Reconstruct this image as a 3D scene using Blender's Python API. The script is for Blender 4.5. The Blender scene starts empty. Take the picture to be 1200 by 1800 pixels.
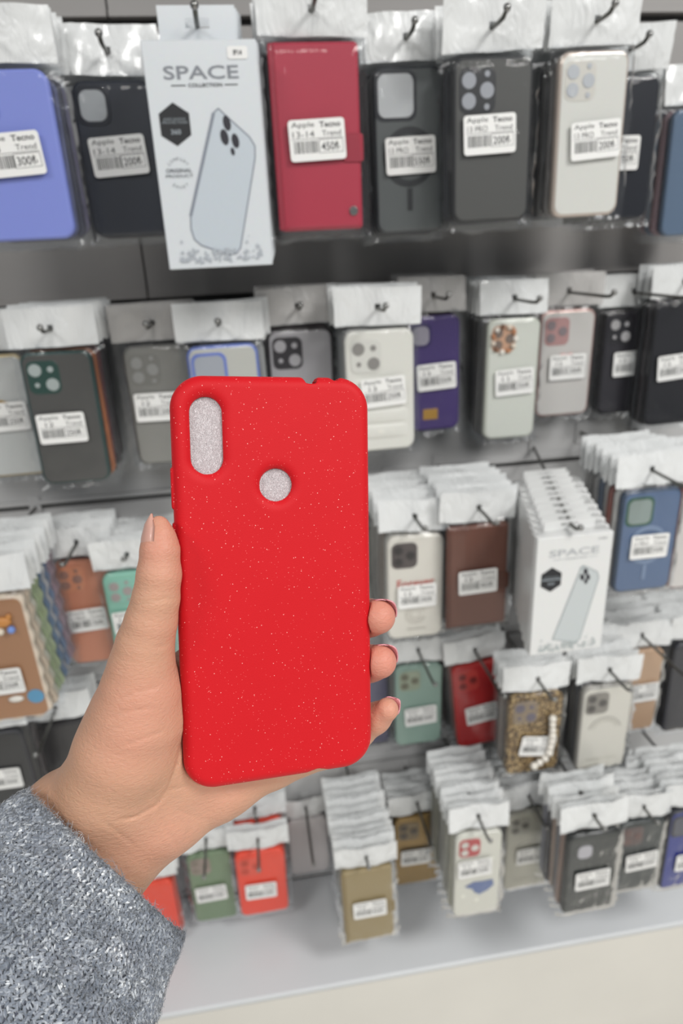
import bpy, bmesh, math, random
import numpy as np
from mathutils import Vector, Matrix, Euler

# ------------------------------------------------------------------ camera, world, light, exposure
SC = bpy.context.scene
COL = SC.collection
EYE = Vector((0.0, -0.95, 1.50))            # wall plane is y = 0, floor is z = 0
PITCH, YAW, ROLL = math.radians(22.0), math.radians(7.4), math.radians(-2.7)
_f = Vector((math.sin(YAW)*math.cos(PITCH), math.cos(YAW)*math.cos(PITCH), -math.sin(PITCH)))
_r = Vector((math.cos(YAW), -math.sin(YAW), 0)); _u = _r.cross(_f)
CAM_R = _r*math.cos(ROLL) + _u*math.sin(ROLL)
CAM_U = -_r*math.sin(ROLL) + _u*math.cos(ROLL)
CAM_F = _f
cam = bpy.data.cameras.new('camera'); cam_o = bpy.data.objects.new('camera', cam); COL.objects.link(cam_o)
mw = Matrix((CAM_R, CAM_U, -CAM_F)).transposed().to_4x4(); mw.translation = EYE
cam_o.matrix_world = mw
cam.sensor_fit = 'HORIZONTAL'; cam.sensor_width = 36.0; cam.lens = 36.0
cam.clip_start = 0.02; cam.clip_end = 50
cam.dof.use_dof = True; cam.dof.focus_distance = 0.266; cam.dof.aperture_fstop = 15.0
SC.camera = cam_o
W = bpy.data.worlds.new('shop_ambient'); SC.world = W; W.use_nodes = True
W.node_tree.nodes['Background'].inputs['Color'].default_value = (0.93, 0.97, 1.0, 1)
W.node_tree.nodes['Background'].inputs['Strength'].default_value = 0.27
def ceiling_lamp(loc, sx, sy, watts, rot=(0, 0, 0)):
    l = bpy.data.lights.new('ceiling_light', 'AREA'); l.shape = 'RECTANGLE'; l.size = sx; l.size_y = sy
    l.energy = watts; l.color = (1.0, 0.985, 0.96)
    o = bpy.data.objects.new('ceiling_light', l); o.location = loc; o.rotation_euler = rot; COL.objects.link(o)
ceiling_lamp((-1.3, -1.7, 2.75), 0.6, 0.6, 26)
ceiling_lamp((1.3, -1.5, 2.75), 0.6, 0.6, 46)
ceiling_lamp((0.0, -2.9, 2.75), 0.6, 1.2, 52)
ceiling_lamp((1.6, -3.2, 2.75), 0.6, 1.2, 60)
SC.view_settings.view_transform = 'Standard'; SC.view_settings.look = 'None'
SC.view_settings.gamma = 1.0; SC.view_settings.use_curve_mapping = False
SC.view_settings.exposure = -0.40
SC.cycles.transparent_max_bounces = 10
SC.cycles.max_bounces = 5
SC.cycles.caustics_reflective = False; SC.cycles.caustics_refractive = False
random.seed(7)
RNG = np.random.default_rng(11)

# ------------------------------------------------------------------ helpers
def lin(h):
    h = h.lstrip('#'); v = [int(h[i:i+2], 16)/255 for i in (0, 2, 4)]
    return tuple(c/12.92 if c <= .04045 else ((c+.055)/1.055)**2.4 for c in v) + (1.0,)
def tag(o, label, cat=None, group=None, kind=None):
    if label: o['label'] = label
    if cat: o['category'] = cat
    if group: o['group'] = group
    if kind: o['kind'] = kind
    return o
def empty(name, loc, label, cat, group=None):
    o = bpy.data.objects.new(name, None); o.empty_display_size = .02; o.location = loc; COL.objects.link(o)
    return tag(o, label, cat, group)
def link(name, me, parent=None, loc=(0, 0, 0), rot=(0, 0, 0), m=None):
    o = bpy.data.objects.new(name, me); o.location = loc; o.rotation_euler = rot
    if parent: o.parent = parent
    COL.objects.link(o)
    if m is not None:
        if not me.materials: me.materials.append(m)
        elif me.materials[0] is not m:
            o.material_slots[0].link = 'OBJECT'; o.material_slots[0].material = m
    return o
def mesh(name, verts, faces, smooth=False):
    me = bpy.data.meshes.new(name); me.from_pydata([tuple(v) for v in verts], [], faces); me.update()
    if smooth: me.polygons.foreach_set('use_smooth', [True]*len(me.polygons))
    return me
class MB:
    def __init__(s): s.v = []; s.f = []
    def add(s, v, f):
        n = len(s.v); s.v += [tuple(p) for p in v]; s.f += [tuple(i+n for i in q) for q in f]; return s
    def box(s, a, b):
        (x0, y0, z0), (x1, y1, z1) = a, b
        return s.add([(x0,y0,z0),(x1,y0,z0),(x1,y1,z0),(x0,y1,z0),(x0,y0,z1),(x1,y0,z1),(x1,y1,z1),(x0,y1,z1)],
                     [(3,2,1,0),(4,5,6,7),(0,1,5,4),(1,2,6,5),(2,3,7,6),(3,0,4,7)])
    def tube(s, pts, rad, n=8, cap=True):
        pts = [Vector(p) for p in pts]
        if not isinstance(rad, (list, tuple)): rad = [rad]*len(pts)
        rings = []; prev = None
        for i, p in enumerate(pts):
            t = (pts[min(i+1, len(pts)-1)] - pts[max(i-1, 0)]).normalized()
            if prev is None:
                prev = t.orthogonal().normalized()
            u = (prev - t*prev.dot(t)).normalized(); prev = u; w = t.cross(u)
            rings.append([p + (u*math.cos(2*math.pi*k/n) + w*math.sin(2*math.pi*k/n))*rad[i] for k in range(n)])
        v = [q for r in rings for q in r]; f = []
        for i in range(len(pts)-1):
            for k in range(n): f.append((i*n+k, i*n+(k+1) % n, (i+1)*n+(k+1) % n, (i+1)*n+k))
        if cap:
            f.append(tuple(range(n-1, -1, -1))); f.append(tuple((len(pts)-1)*n+k for k in range(n)))
        return s.add(v, f)
    def ball(s, c, r, n=10, m=6, sc=(1, 1, 1)):
        v = [(c[0], c[1], c[2]+r*sc[2])]; f = []
        for i in range(1, m):
            th = math.pi*i/m
            for k in range(n):
                ph = 2*math.pi*k/n
                v.append((c[0]+r*sc[0]*math.sin(th)*math.cos(ph), c[1]+r*sc[1]*math.sin(th)*math.sin(ph), c[2]+r*sc[2]*math.cos(th)))
        v.append((c[0], c[1], c[2]-r*sc[2]))
        for k in range(n): f.append((0, 1+k, 1+(k+1) % n))
        for i in range(m-2):
            for k in range(n): f.append((1+i*n+k, 1+(i+1)*n+k, 1+(i+1)*n+(k+1) % n, 1+i*n+(k+1) % n))
        e = len(v)-1
        for k in range(n): f.append((e, 1+(m-2)*n+(k+1) % n, 1+(m-2)*n+k))
        return s.add(v, f)
    def poly(s, pts2, y):
        """flat print: polygon in the x-z plane"""
        return s.add([(p[0], y, p[1]) for p in pts2], [tuple(range(len(pts2)))])
    def quad(s, x0, z0, x1, z1, y): return s.poly([(x0, z0), (x1, z0), (x1, z1), (x0, z1)], y)
    def line(s, a, b, wd, y):
        a = Vector(a); b = Vector(b); d = (b-a).normalized()*wd/2; n = Vector((-d.y, d.x))
        return s.poly([a-n, b-n, b+n, a+n], y)
    def build(s, name, smooth=False): return mesh(name, s.v, s.f, smooth)

# ------------------------------------------------------------------ materials
MATS = {}
def nodes_of(m):
    m.use_nodes = True; nt = m.node_tree; return nt, nt.nodes, nt.links, nt.nodes['Principled BSDF']
def plastic(col, rough=.4, coat=0.0, metal=0.0, spec=.5, grain=0.0, gscale=300, var=0.0):
    key = ('p', col, rough, coat, metal, spec, grain, gscale, var)
    if key in MATS: return MATS[key]
    m = bpy.data.materials.new('plastic'); nt, N, L, b = nodes_of(m)
    b.inputs['Base Color'].default_value = lin(col); b.inputs['Roughness'].default_value = rough
    b.inputs['Metallic'].default_value = metal; b.inputs['Specular IOR Level'].default_value = spec
    b.inputs['Coat Weight'].default_value = coat; b.inputs['Coat Roughness'].default_value = .12
    tc = N.new('ShaderNodeTexCoord')
    n = N.new('ShaderNodeTexNoise'); n.inputs['Scale'].default_value = gscale; n.inputs['Detail'].default_value = 3
    L.new(tc.outputs['Object'], n.inputs['Vector'])
    if grain:
        bp = N.new('ShaderNodeBump'); bp.inputs['Strength'].default_value = grain; bp.inputs['Distance'].default_value = .001
        L.new(n.outputs['Fac'], bp.inputs['Height']); L.new(bp.outputs['Normal'], b.inputs['Normal'])
    mx = N.new('ShaderNodeMix'); mx.data_type = 'RGBA'; mx.blend_type = 'MULTIPLY'
    mx.inputs['Factor'].default_value = var if var else .06
    mx.inputs[6].default_value = lin(col); L.new(n.outputs['Color'], mx.inputs[7]); L.new(mx.outputs[2], b.inputs['Base Color'])
    MATS[key] = m; return m
def film_mat():
    m = bpy.data.materials.new('clear_film'); nt, N, L, b = nodes_of(m); N.remove(b)
    out = N['Material Output']
    tr = N.new('ShaderNodeBsdfTransparent'); tr.inputs['Color'].default_value = (.97, .975, .98, 1)
    gl = N.new('ShaderNodeBsdfGlossy'); gl.inputs['Roughness'].default_value = .09
    df = N.new('ShaderNodeBsdfDiffuse'); df.inputs['Color'].default_value = (.9, .92, .94, 1)
    tc = N.new('ShaderNodeTexCoord'); mp = N.new('ShaderNodeMapping'); mp.inputs['Scale'].default_value = (30, 30, 11)
    nz = N.new('ShaderNodeTexNoise'); nz.inputs['Scale'].default_value = 1.0; nz.inputs['Detail'].default_value = 2; nz.inputs['Distortion'].default_value = 1.6
    L.new(tc.outputs['Object'], mp.inputs['Vector']); L.new(mp.outputs['Vector'], nz.inputs['Vector'])
    bp = N.new('ShaderNodeBump'); bp.inputs['Strength'].default_value = .6; bp.inputs['Distance'].default_value = .004
    L.new(nz.outputs['Fac'], bp.inputs['Height']); L.new(bp.outputs['Normal'], gl.inputs['Normal'])
    lw = N.new('ShaderNodeLayerWeight'); lw.inputs['Blend'].default_value = .12; L.new(bp.outputs['Normal'], lw.inputs['Normal'])
    a = N.new('ShaderNodeMath'); a.operation = 'MULTIPLY_ADD'; a.inputs[1].default_value = .8; a.inputs[2].default_value = .016
    L.new(lw.outputs['Fresnel'], a.inputs[0])
    m1 = N.new('ShaderNodeMixShader'); L.new(a.outputs[0], m1.inputs[0]); L.new(tr.outputs[0], m1.inputs[1]); L.new(gl.outputs[0], m1.inputs[2])
    m2 = N.new('ShaderNodeMixShader'); m2.inputs[0].default_value = .008; L.new(m1.outputs[0], m2.inputs[1]); L.new(df.outputs[0], m2.inputs[2])
    L.new(m2.outputs[0], out.inputs['Surface'])
    return m
def header_mat(col, trans):
    m = bpy.data.materials.new('header_film'); nt, N, L, b = nodes_of(m)
    b.inputs['Base Color'].default_value = lin(col); b.inputs['Roughness'].default_value = .3
    b.inputs['Coat Weight'].default_value = .8; b.inputs['Coat Roughness'].default_value = .1
    b.inputs['Alpha'].default_value = trans
    tc = N.new('ShaderNodeTexCoord'); mp = N.new('ShaderNodeMapping'); mp.inputs['Scale'].default_value = (45, 30, 25)
    nz = N.new('ShaderNodeTexNoise'); nz.inputs['Scale'].default_value = 1.0; nz.inputs['Detail'].default_value = 3; nz.inputs['Distortion'].default_value = 1.5
    L.new(tc.outputs['Object'], mp.inputs['Vector']); L.new(mp.outputs['Vector'], nz.inputs['Vector'])
    bp = N.new('ShaderNodeBump'); bp.inputs['Strength'].default_value = .8; bp.inputs['Distance'].default_value = .004
    L.new(nz.outputs['Fac'], bp.inputs['Height']); L.new(bp.outputs['Normal'], b.inputs['Normal'])
    return m
FILM = film_mat()
HEAD_W = header_mat('eceeee', .93)
HEAD_C = header_mat('d6d4d2', .60)
INK = plastic('2a2b2e', .7); INK_G = plastic('6f7378', .7); INK_L = plastic('9aa2a8', .7)
PAPER = plastic('f1f1ef', .45, coat=.2)
CHROME = plastic('9a9a98', .28, metal=1.0)
STEEL_D = plastic('6a6a66', .38, metal=1.0)

# ------------------------------------------------------------------ text and print
_TX = {}
def text_shape(s, bold=0.0):
    k = (s, bold)
    if k in _TX: return _TX[k]
    cu = bpy.data.curves.new('t', 'FONT'); cu.body = s; cu.size = 1.0; cu.offset = bold; cu.resolution_u = 3
    o = bpy.data.objects.new('t', cu); COL.objects.link(o)
    bpy.context.view_layer.update()
    me = bpy.data.meshes.new_from_object(o.evaluated_get(bpy.context.evaluated_depsgraph_get()))
    v = np.array([(p.co.x, p.co.y) for p in me.vertices] or [(0, 0)]); f = [tuple(p.vertices) for p in me.polygons]
    bpy.data.objects.remove(o); bpy.data.curves.remove(cu); bpy.data.meshes.remove(me)
    mn, mxx = v.min(0), v.max(0)
    v = (v - mn)/np.maximum(mxx-mn, 1e-6)
    _TX[k] = (v, f, (mxx-mn)); return _TX[k]
def put_text(mb, s, x, z, wd, ht, y, bold=0.0, rot=0.0):
    """text fitted to the box of width wd, height ht centred on (x, z)"""
    v, f, _ = text_shape(s, bold); c, sn = math.cos(rot), math.sin(rot)
    pts = []
    for a, b in v:
        px, pz = (a-.5)*wd, (b-.5)*ht
        pts.append((x + px*c - pz*sn, y, z + px*sn + pz*c))
    mb.add(pts, f)
def rrect(w, h, r, n=6):
    r = min(r, w/2-1e-5, h/2-1e-5); pts = []
    for cx, cz, a0 in ((w/2-r, h/2-r, 0), (-w/2+r, h/2-r, 90), (-w/2+r, -h/2+r, 180), (w/2-r, -h/2+r, 270)):
        for k in range(n+1):
            a = math.radians(a0 + 90*k/n); pts.append((cx + r*math.cos(a), cz + r*math.sin(a)))
    return pts
def slab(w, h, t, r, fil=.002, wave=0.0, n=6, nw=9):
    """rounded slab: back at y = 0, front at y = -t, centred in x and z"""
    mb = MB(); rings = []
    prof = [(fil*.5, 0), (0, -fil*.5), (0, -t+fil), (fil*.3, -t+fil*.3), (fil, -t)]
    for ins, y in prof:
        ring = rrect(w-2*ins, h-2*ins, max(r-ins, .0008), n)
        if wave:
            L = len(ring); out = []
            dense = []
            for i in range(L):
                a, b = ring[i], ring[(i+1) % L]; d = math.dist(a, b); m = max(1, int(d/.004))
                dense += [(a[0]+(b[0]-a[0])*k/m, a[1]+(b[1]-a[1])*k/m) for k in range(m)]
            s = 0; per = sum(math.dist(dense[i], dense[(i+1) % len(dense)]) for i in range(len(dense))); cyc = round(per/.024)
            for i, p in enumerate(dense):
                q = wave*math.sin(2*math.pi*cyc*s/per); L2 = math.hypot(p[0], p[1]*w/h)+1e-6
                out.append((p[0]*(1+q/(w/2)), p[1]*(1+q/(h/2)))); s += math.dist(p, dense[(i+1) % len(dense)])
            ring = out
        rings.append([(p[0], y, p[1]) for p in ring])
    L = min(len(q) for q in rings); rings = [q[:L] for q in rings]
    v = [p for q in rings for p in q]; f = []
    for i in range(len(rings)-1):
        for k in range(L): f.append((i*L+k, (i+1)*L+k, (i+1)*L+(k+1) % L, i*L+(k+1) % L))
    f.append(tuple(range(L))); f.append(tuple((len(rings)-1)*L+k for k in range(L-1, -1, -1)))
    mb.add(v, f); me = mb.build('slab', True)
    me.polygons[-1].use_smooth = False; me.polygons[-2].use_smooth = False
    return me
def disc(r, t, n=20): return slab(2*r, 2*r, t, r*.999, min(.0006, t*.4), n=max(4, n//4))
def ring(mb, ro, ri, y, a0=0, a1=360, n=32, cx=0, cz=0, t=.0006):
    v = []; f = []; full = abs(a1-a0) >= 360
    for k in range(n+1):
        a = math.radians(a0+(a1-a0)*k/n); c, s = math.cos(a), math.sin(a)
        v += [(cx+ro*c, y, cz+ro*s), (cx+ri*c, y, cz+ri*s), (cx+ri*c, y-t, cz+ri*s), (cx+ro*c, y-t, cz+ro*s)]
    for k in range(n):
        for j in range(4): f.append((k*4+j, k*4+(j+1) % 4, (k+1)*4+(j+1) % 4, (k+1)*4+j))
    mb.add(v, f)

# ------------------------------------------------------------------ structure: wall panels, base, floor
def panel_mat(col, rough):
    m = bpy.data.materials.new('painted_metal'); nt, N, L, b = nodes_of(m)
    tc = N.new('ShaderNodeTexCoord'); nz = N.new('ShaderNodeTexNoise'); nz.inputs['Scale'].default_value = 3; nz.inputs['Detail'].default_value = 5
    rp = N.new('ShaderNodeValToRGB'); c = lin(col)
    rp.color_ramp.elements[0].position = .3; rp.color_ramp.elements[0].color = tuple(x*.9 for x in c[:3])+(1,)
    rp.color_ramp.elements[1].position = .7; rp.color_ramp.elements[1].color = c
    L.new(tc.outputs['Object'], nz.inputs['Vector']); L.new(nz.outputs['Fac'], rp.inputs['Fac']); L.new(rp.outputs['Color'], b.inputs['Base Color'])
    b.inputs['Roughness'].default_value = rough
    n2 = N.new('ShaderNodeTexNoise'); n2.inputs['Scale'].default_value = 900
    bp = N.new('ShaderNodeBump'); bp.inputs['Strength'].default_value = .08; bp.inputs['Distance'].default_value = .001
    L.new(tc.outputs['Object'], n2.inputs['Vector']); L.new(n2.outputs['Fac'], bp.inputs['Height']); L.new(bp.outputs['Normal'], b.inputs['Normal'])
    return m
PANEL_D = panel_mat('a5a2a0', .5)      # the upper boards are a darker grey
PANEL_L = panel_mat('c3c3c3', .42)
SLOT = panel_mat('4a4a4a', .6)
wall = link('wall_back', MB().box((-1.6, .012, 0), (2.2, .06, 2.9)).build('wall_back'), m=SLOT)
tag(wall, 'grey metal display wall of long horizontal panels behind all the hooks', kind='structure')
BASE_Z = 0.375
GROOVES = [BASE_Z+.002, 0.63, 0.865, 1.165, 1.432, 1.735, 2.05, 2.4]
SEAMS = [-1.05, -.115, .80, 1.72]
for i in range(len(GROOVES)-1):
    z0, z1 = GROOVES[i]+.0045, GROOVES[i+1]-.0045
    xs = [-1.6]+SEAMS+[2.2]
    for j in range(len(xs)-1):
        b = MB(); x0, x1 = xs[j]+.0012, xs[j+1]-.0012
        b.box((x0, 0, z0), (x1, .0115, z1)); b.box((x0, -.005, z0), (x1, 0, z0+.006))      # pressed lip along the lower edge
        link('wall_panel', b.build('wall_panel'), wall, m=PANEL_D if i >= 4 else PANEL_L)
WHITE_LAM = panel_mat('dfe2e5', .32)
base = tag(bpy.data.objects.new('base_shelf', None), 'white laminate base shelf under the lowest row of hooks', 'shelf'); COL.objects.link(base)
FRONT = -.208
link('shelf_top', slab(3.8, -FRONT, .012, .002, .002), base, (.3, FRONT/2-.001, BASE_Z), (-math.pi/2, 0, 0), WHITE_LAM).location.z = BASE_Z-.012
link('front_panel', MB().box((-1.6, FRONT+.001, .06), (2.2, FRONT+.03, BASE_Z-.0125)).build('front_panel'), base, m=panel_mat('e6e3db', .4))
link('plinth', MB().box((-1.6, FRONT+.04, 0), (2.2, -.001, .0595)).build('plinth'), base, m=plastic('8d8d8d', .5))
floor_m = panel_mat('d9d6cf', .3)
fl = link('floor', MB().box((-3, -5, -.05), (3.5, .06, 0)).build('floor'), m=SLOT)
tag(fl, 'pale beige tiled shop floor below the base shelf', kind='structure')
tile = MB().box((-.298, -.298, 0), (.298, .298, .004)).build('tile')
for i in range(-3, 5):
    for j in range(-8, 0): link('tile', tile, fl, (i*.6+.1, j*.6+.17, -.0), m=floor_m)

# ------------------------------------------------------------------ packaged phone cases
T = .0105
def bag_mesh(w, h, seed):
    rg = np.random.default_rng(seed); nu, nv = 13, 21; v = []; f = []
    W2, top, bot = w/2+.008, h/2+.006, -h/2-.008
    for side in (0, 1):
        for j in range(nv):
            for i in range(nu):
                a = i/(nu-1)*2-1; x = a*W2; z = top+(bot-top)*j/(nv-1)
                ex = max(0, abs(x)-(w/2-.002))/.010; ez = max(0, z-(h/2-.002), -(z-(-h/2+.002)))/.010
                e = min(1, math.hypot(ex, ez)); k = 1-e*e*(3-2*e)
                edge = (abs(a) > .99) or j in (0, nv-1)
                if side == 0: y = -T/2-(T/2+.0016)*k + (0 if edge else -abs(rg.normal(0, .0007))*(1 if k > .5 else -1))
                else: y = -T/2+(T/2+.0006)*k
                if e > .3: x += rg.normal(0, .0012); z += rg.normal(0, .0014); y += rg.normal(0, .0014)
                v.append((x, y, z))
        o = side*nu*nv
        for j in range(nv-1):
            for i in range(nu-1):
                q = (o+j*nu+i, o+j*nu+i+1, o+(j+1)*nu+i+1, o+(j+1)*nu+i); f.append(q if side == 0 else q[::-1])
    return mesh('bag', v, f, True)
def header_mesh(w, seed):
    """white hang band of a bag, with its hang hole at the origin"""
    rg = np.random.default_rng(seed); nu, nv = 16, 8; v = []; f = []
    W2 = w/2+.0095; z1, z0 = .021, -.0205
    ph = rg.uniform(0, 6, 4); tilt = rg.normal(0, .02)
    for j in range(nv):
        for i in range(nu):
            a = i/(nu-1)*2-1; b = j/(nv-1); x = a*W2; z = z1+(z0-z1)*b + tilt*x
            y = -T/2 + .0022*math.sin(3.1*a+ph[0]) + .0012*math.sin(7*a+ph[1]+2*b) + rg.normal(0, .0005) - .004*(1-b)*math.sin(ph[2])
            v.append((x, y, z))
    for j in range(nv-1):
        for i in range(nu-1):
            if j in (3,) and i in (7,): continue
            f.append((j*nu+i, j*nu+i+1, (j+1)*nu+i+1, (j+1)*nu+i))
    n = len(v)                                   # the other face of the sheet
    v += [(p[0], p[1]+.0004, p[2]) for p in v]; f += [tuple(k+n for k in q[::-1]) for q in f]
    return mesh('header', v, f, True)
BAGS = {}; 
def bag_for(w, h):
    k = (round(w, 3), round(h, 3))
    if k not in BAGS: BAGS[k] = (bag_mesh(w, h, len(BAGS)), [header_mesh(w, len(BAGS)*3+q) for q in range(3)])
    return BAGS[k]

LABEL_ME = slab(.052, .034, .0005, .003, .0001, n=3)
_PR = {}
def label_print(l2, price):
    k = (l2, price)
    if k in _PR: return _PR[k]
    mb = MB(); y = -.00062
    put_text(mb, 'Apple', -.0125, .0122, .021, .0055, y, .0)
    put_text(mb, 'Tecno', .0125, .0122, .0195, .0048, y, .02)
    put_text(mb, l2, -.0125, .0050, .020 if len(l2) > 3 else .009, .0050, y)
    put_text(mb, 'Trend', .0135, .0050, .0175, .0045, y)
    x = -.022; rg = random.Random(price+l2)
    while x < .001:
        b = rg.choice((.0005, .0005, .0009, .0013)); mb.quad(x, -.0105, x+b, -.0005, y); x += b+rg.choice((.0006, .0009))
    put_text(mb, price, .0118, -.0055, .017, .0072, y, .01)
    for a, b in (((.0015, .0001), (.0235, .0001)), ((.0015, -.0108), (.0235, -.0108)), ((.0015, .0001), (.0015, -.0108)), ((.0235, .0001), (.0235, -.0108)), ((-.0235, .0012), (.0235, .0012))):
        mb.line(a, b, .0004, y)
    _PR[k] = mb.build('print'); return _PR[k]
def price_label(parent, x, z, l2, price, rot=0.0, y=None):
    o = link('price_label', LABEL_ME, parent, (x, -T-.0042 if y is None else y, z), (0, rot, 0), PAPER)
    tag(o, 'white price label')
    link('print', label_print(l2, price), o, m=INK)

def lens_set(case, cx, cz, kind, frame, lens, w, hs=.031):
    """camera openings on the upper left of a case; (cx, cz) is the centre of the island"""
    y = -T
    if kind == 'hole':                               # one square opening with a rim
        s = hs*w/.075
        link('camera_frame', slab(s+.007, s+.009, .0012, .009, .0006), case, (cx, y+.0002, cz), m=frame)
        link('camera_opening', slab(s, s+.002, .0008, .0075, .0003), case, (cx, y-.0009, cz), m=lens)
        return
    s = .034*w/.075
    link('camera_frame', slab(s, s+.002, .0012, .008, .0006), case, (cx, y+.0002, cz), m=frame)
    q = s*.235
    if kind == 'diag': pos = [(-q, q, .0068), (q, -q, .0068), (q, q*1.05, .0032), (-q, -q, .0026)]
    elif kind == 'tri': pos = [(-q, q, .0066), (-q, -q, .0066), (q*1.1, 0, .0066), (q*1.1, q*1.6, .0026), (q*1.1, -q*1.6, .0026)]
    else: pos = [(-q, q, .006), (-q, -q, .006), (q, 0, .006)]
    for a, b, r in pos:
        link('lens_opening', disc(r*w/.075, .0009), case, (cx+a, y-.0008, cz+b), m=lens)

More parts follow.
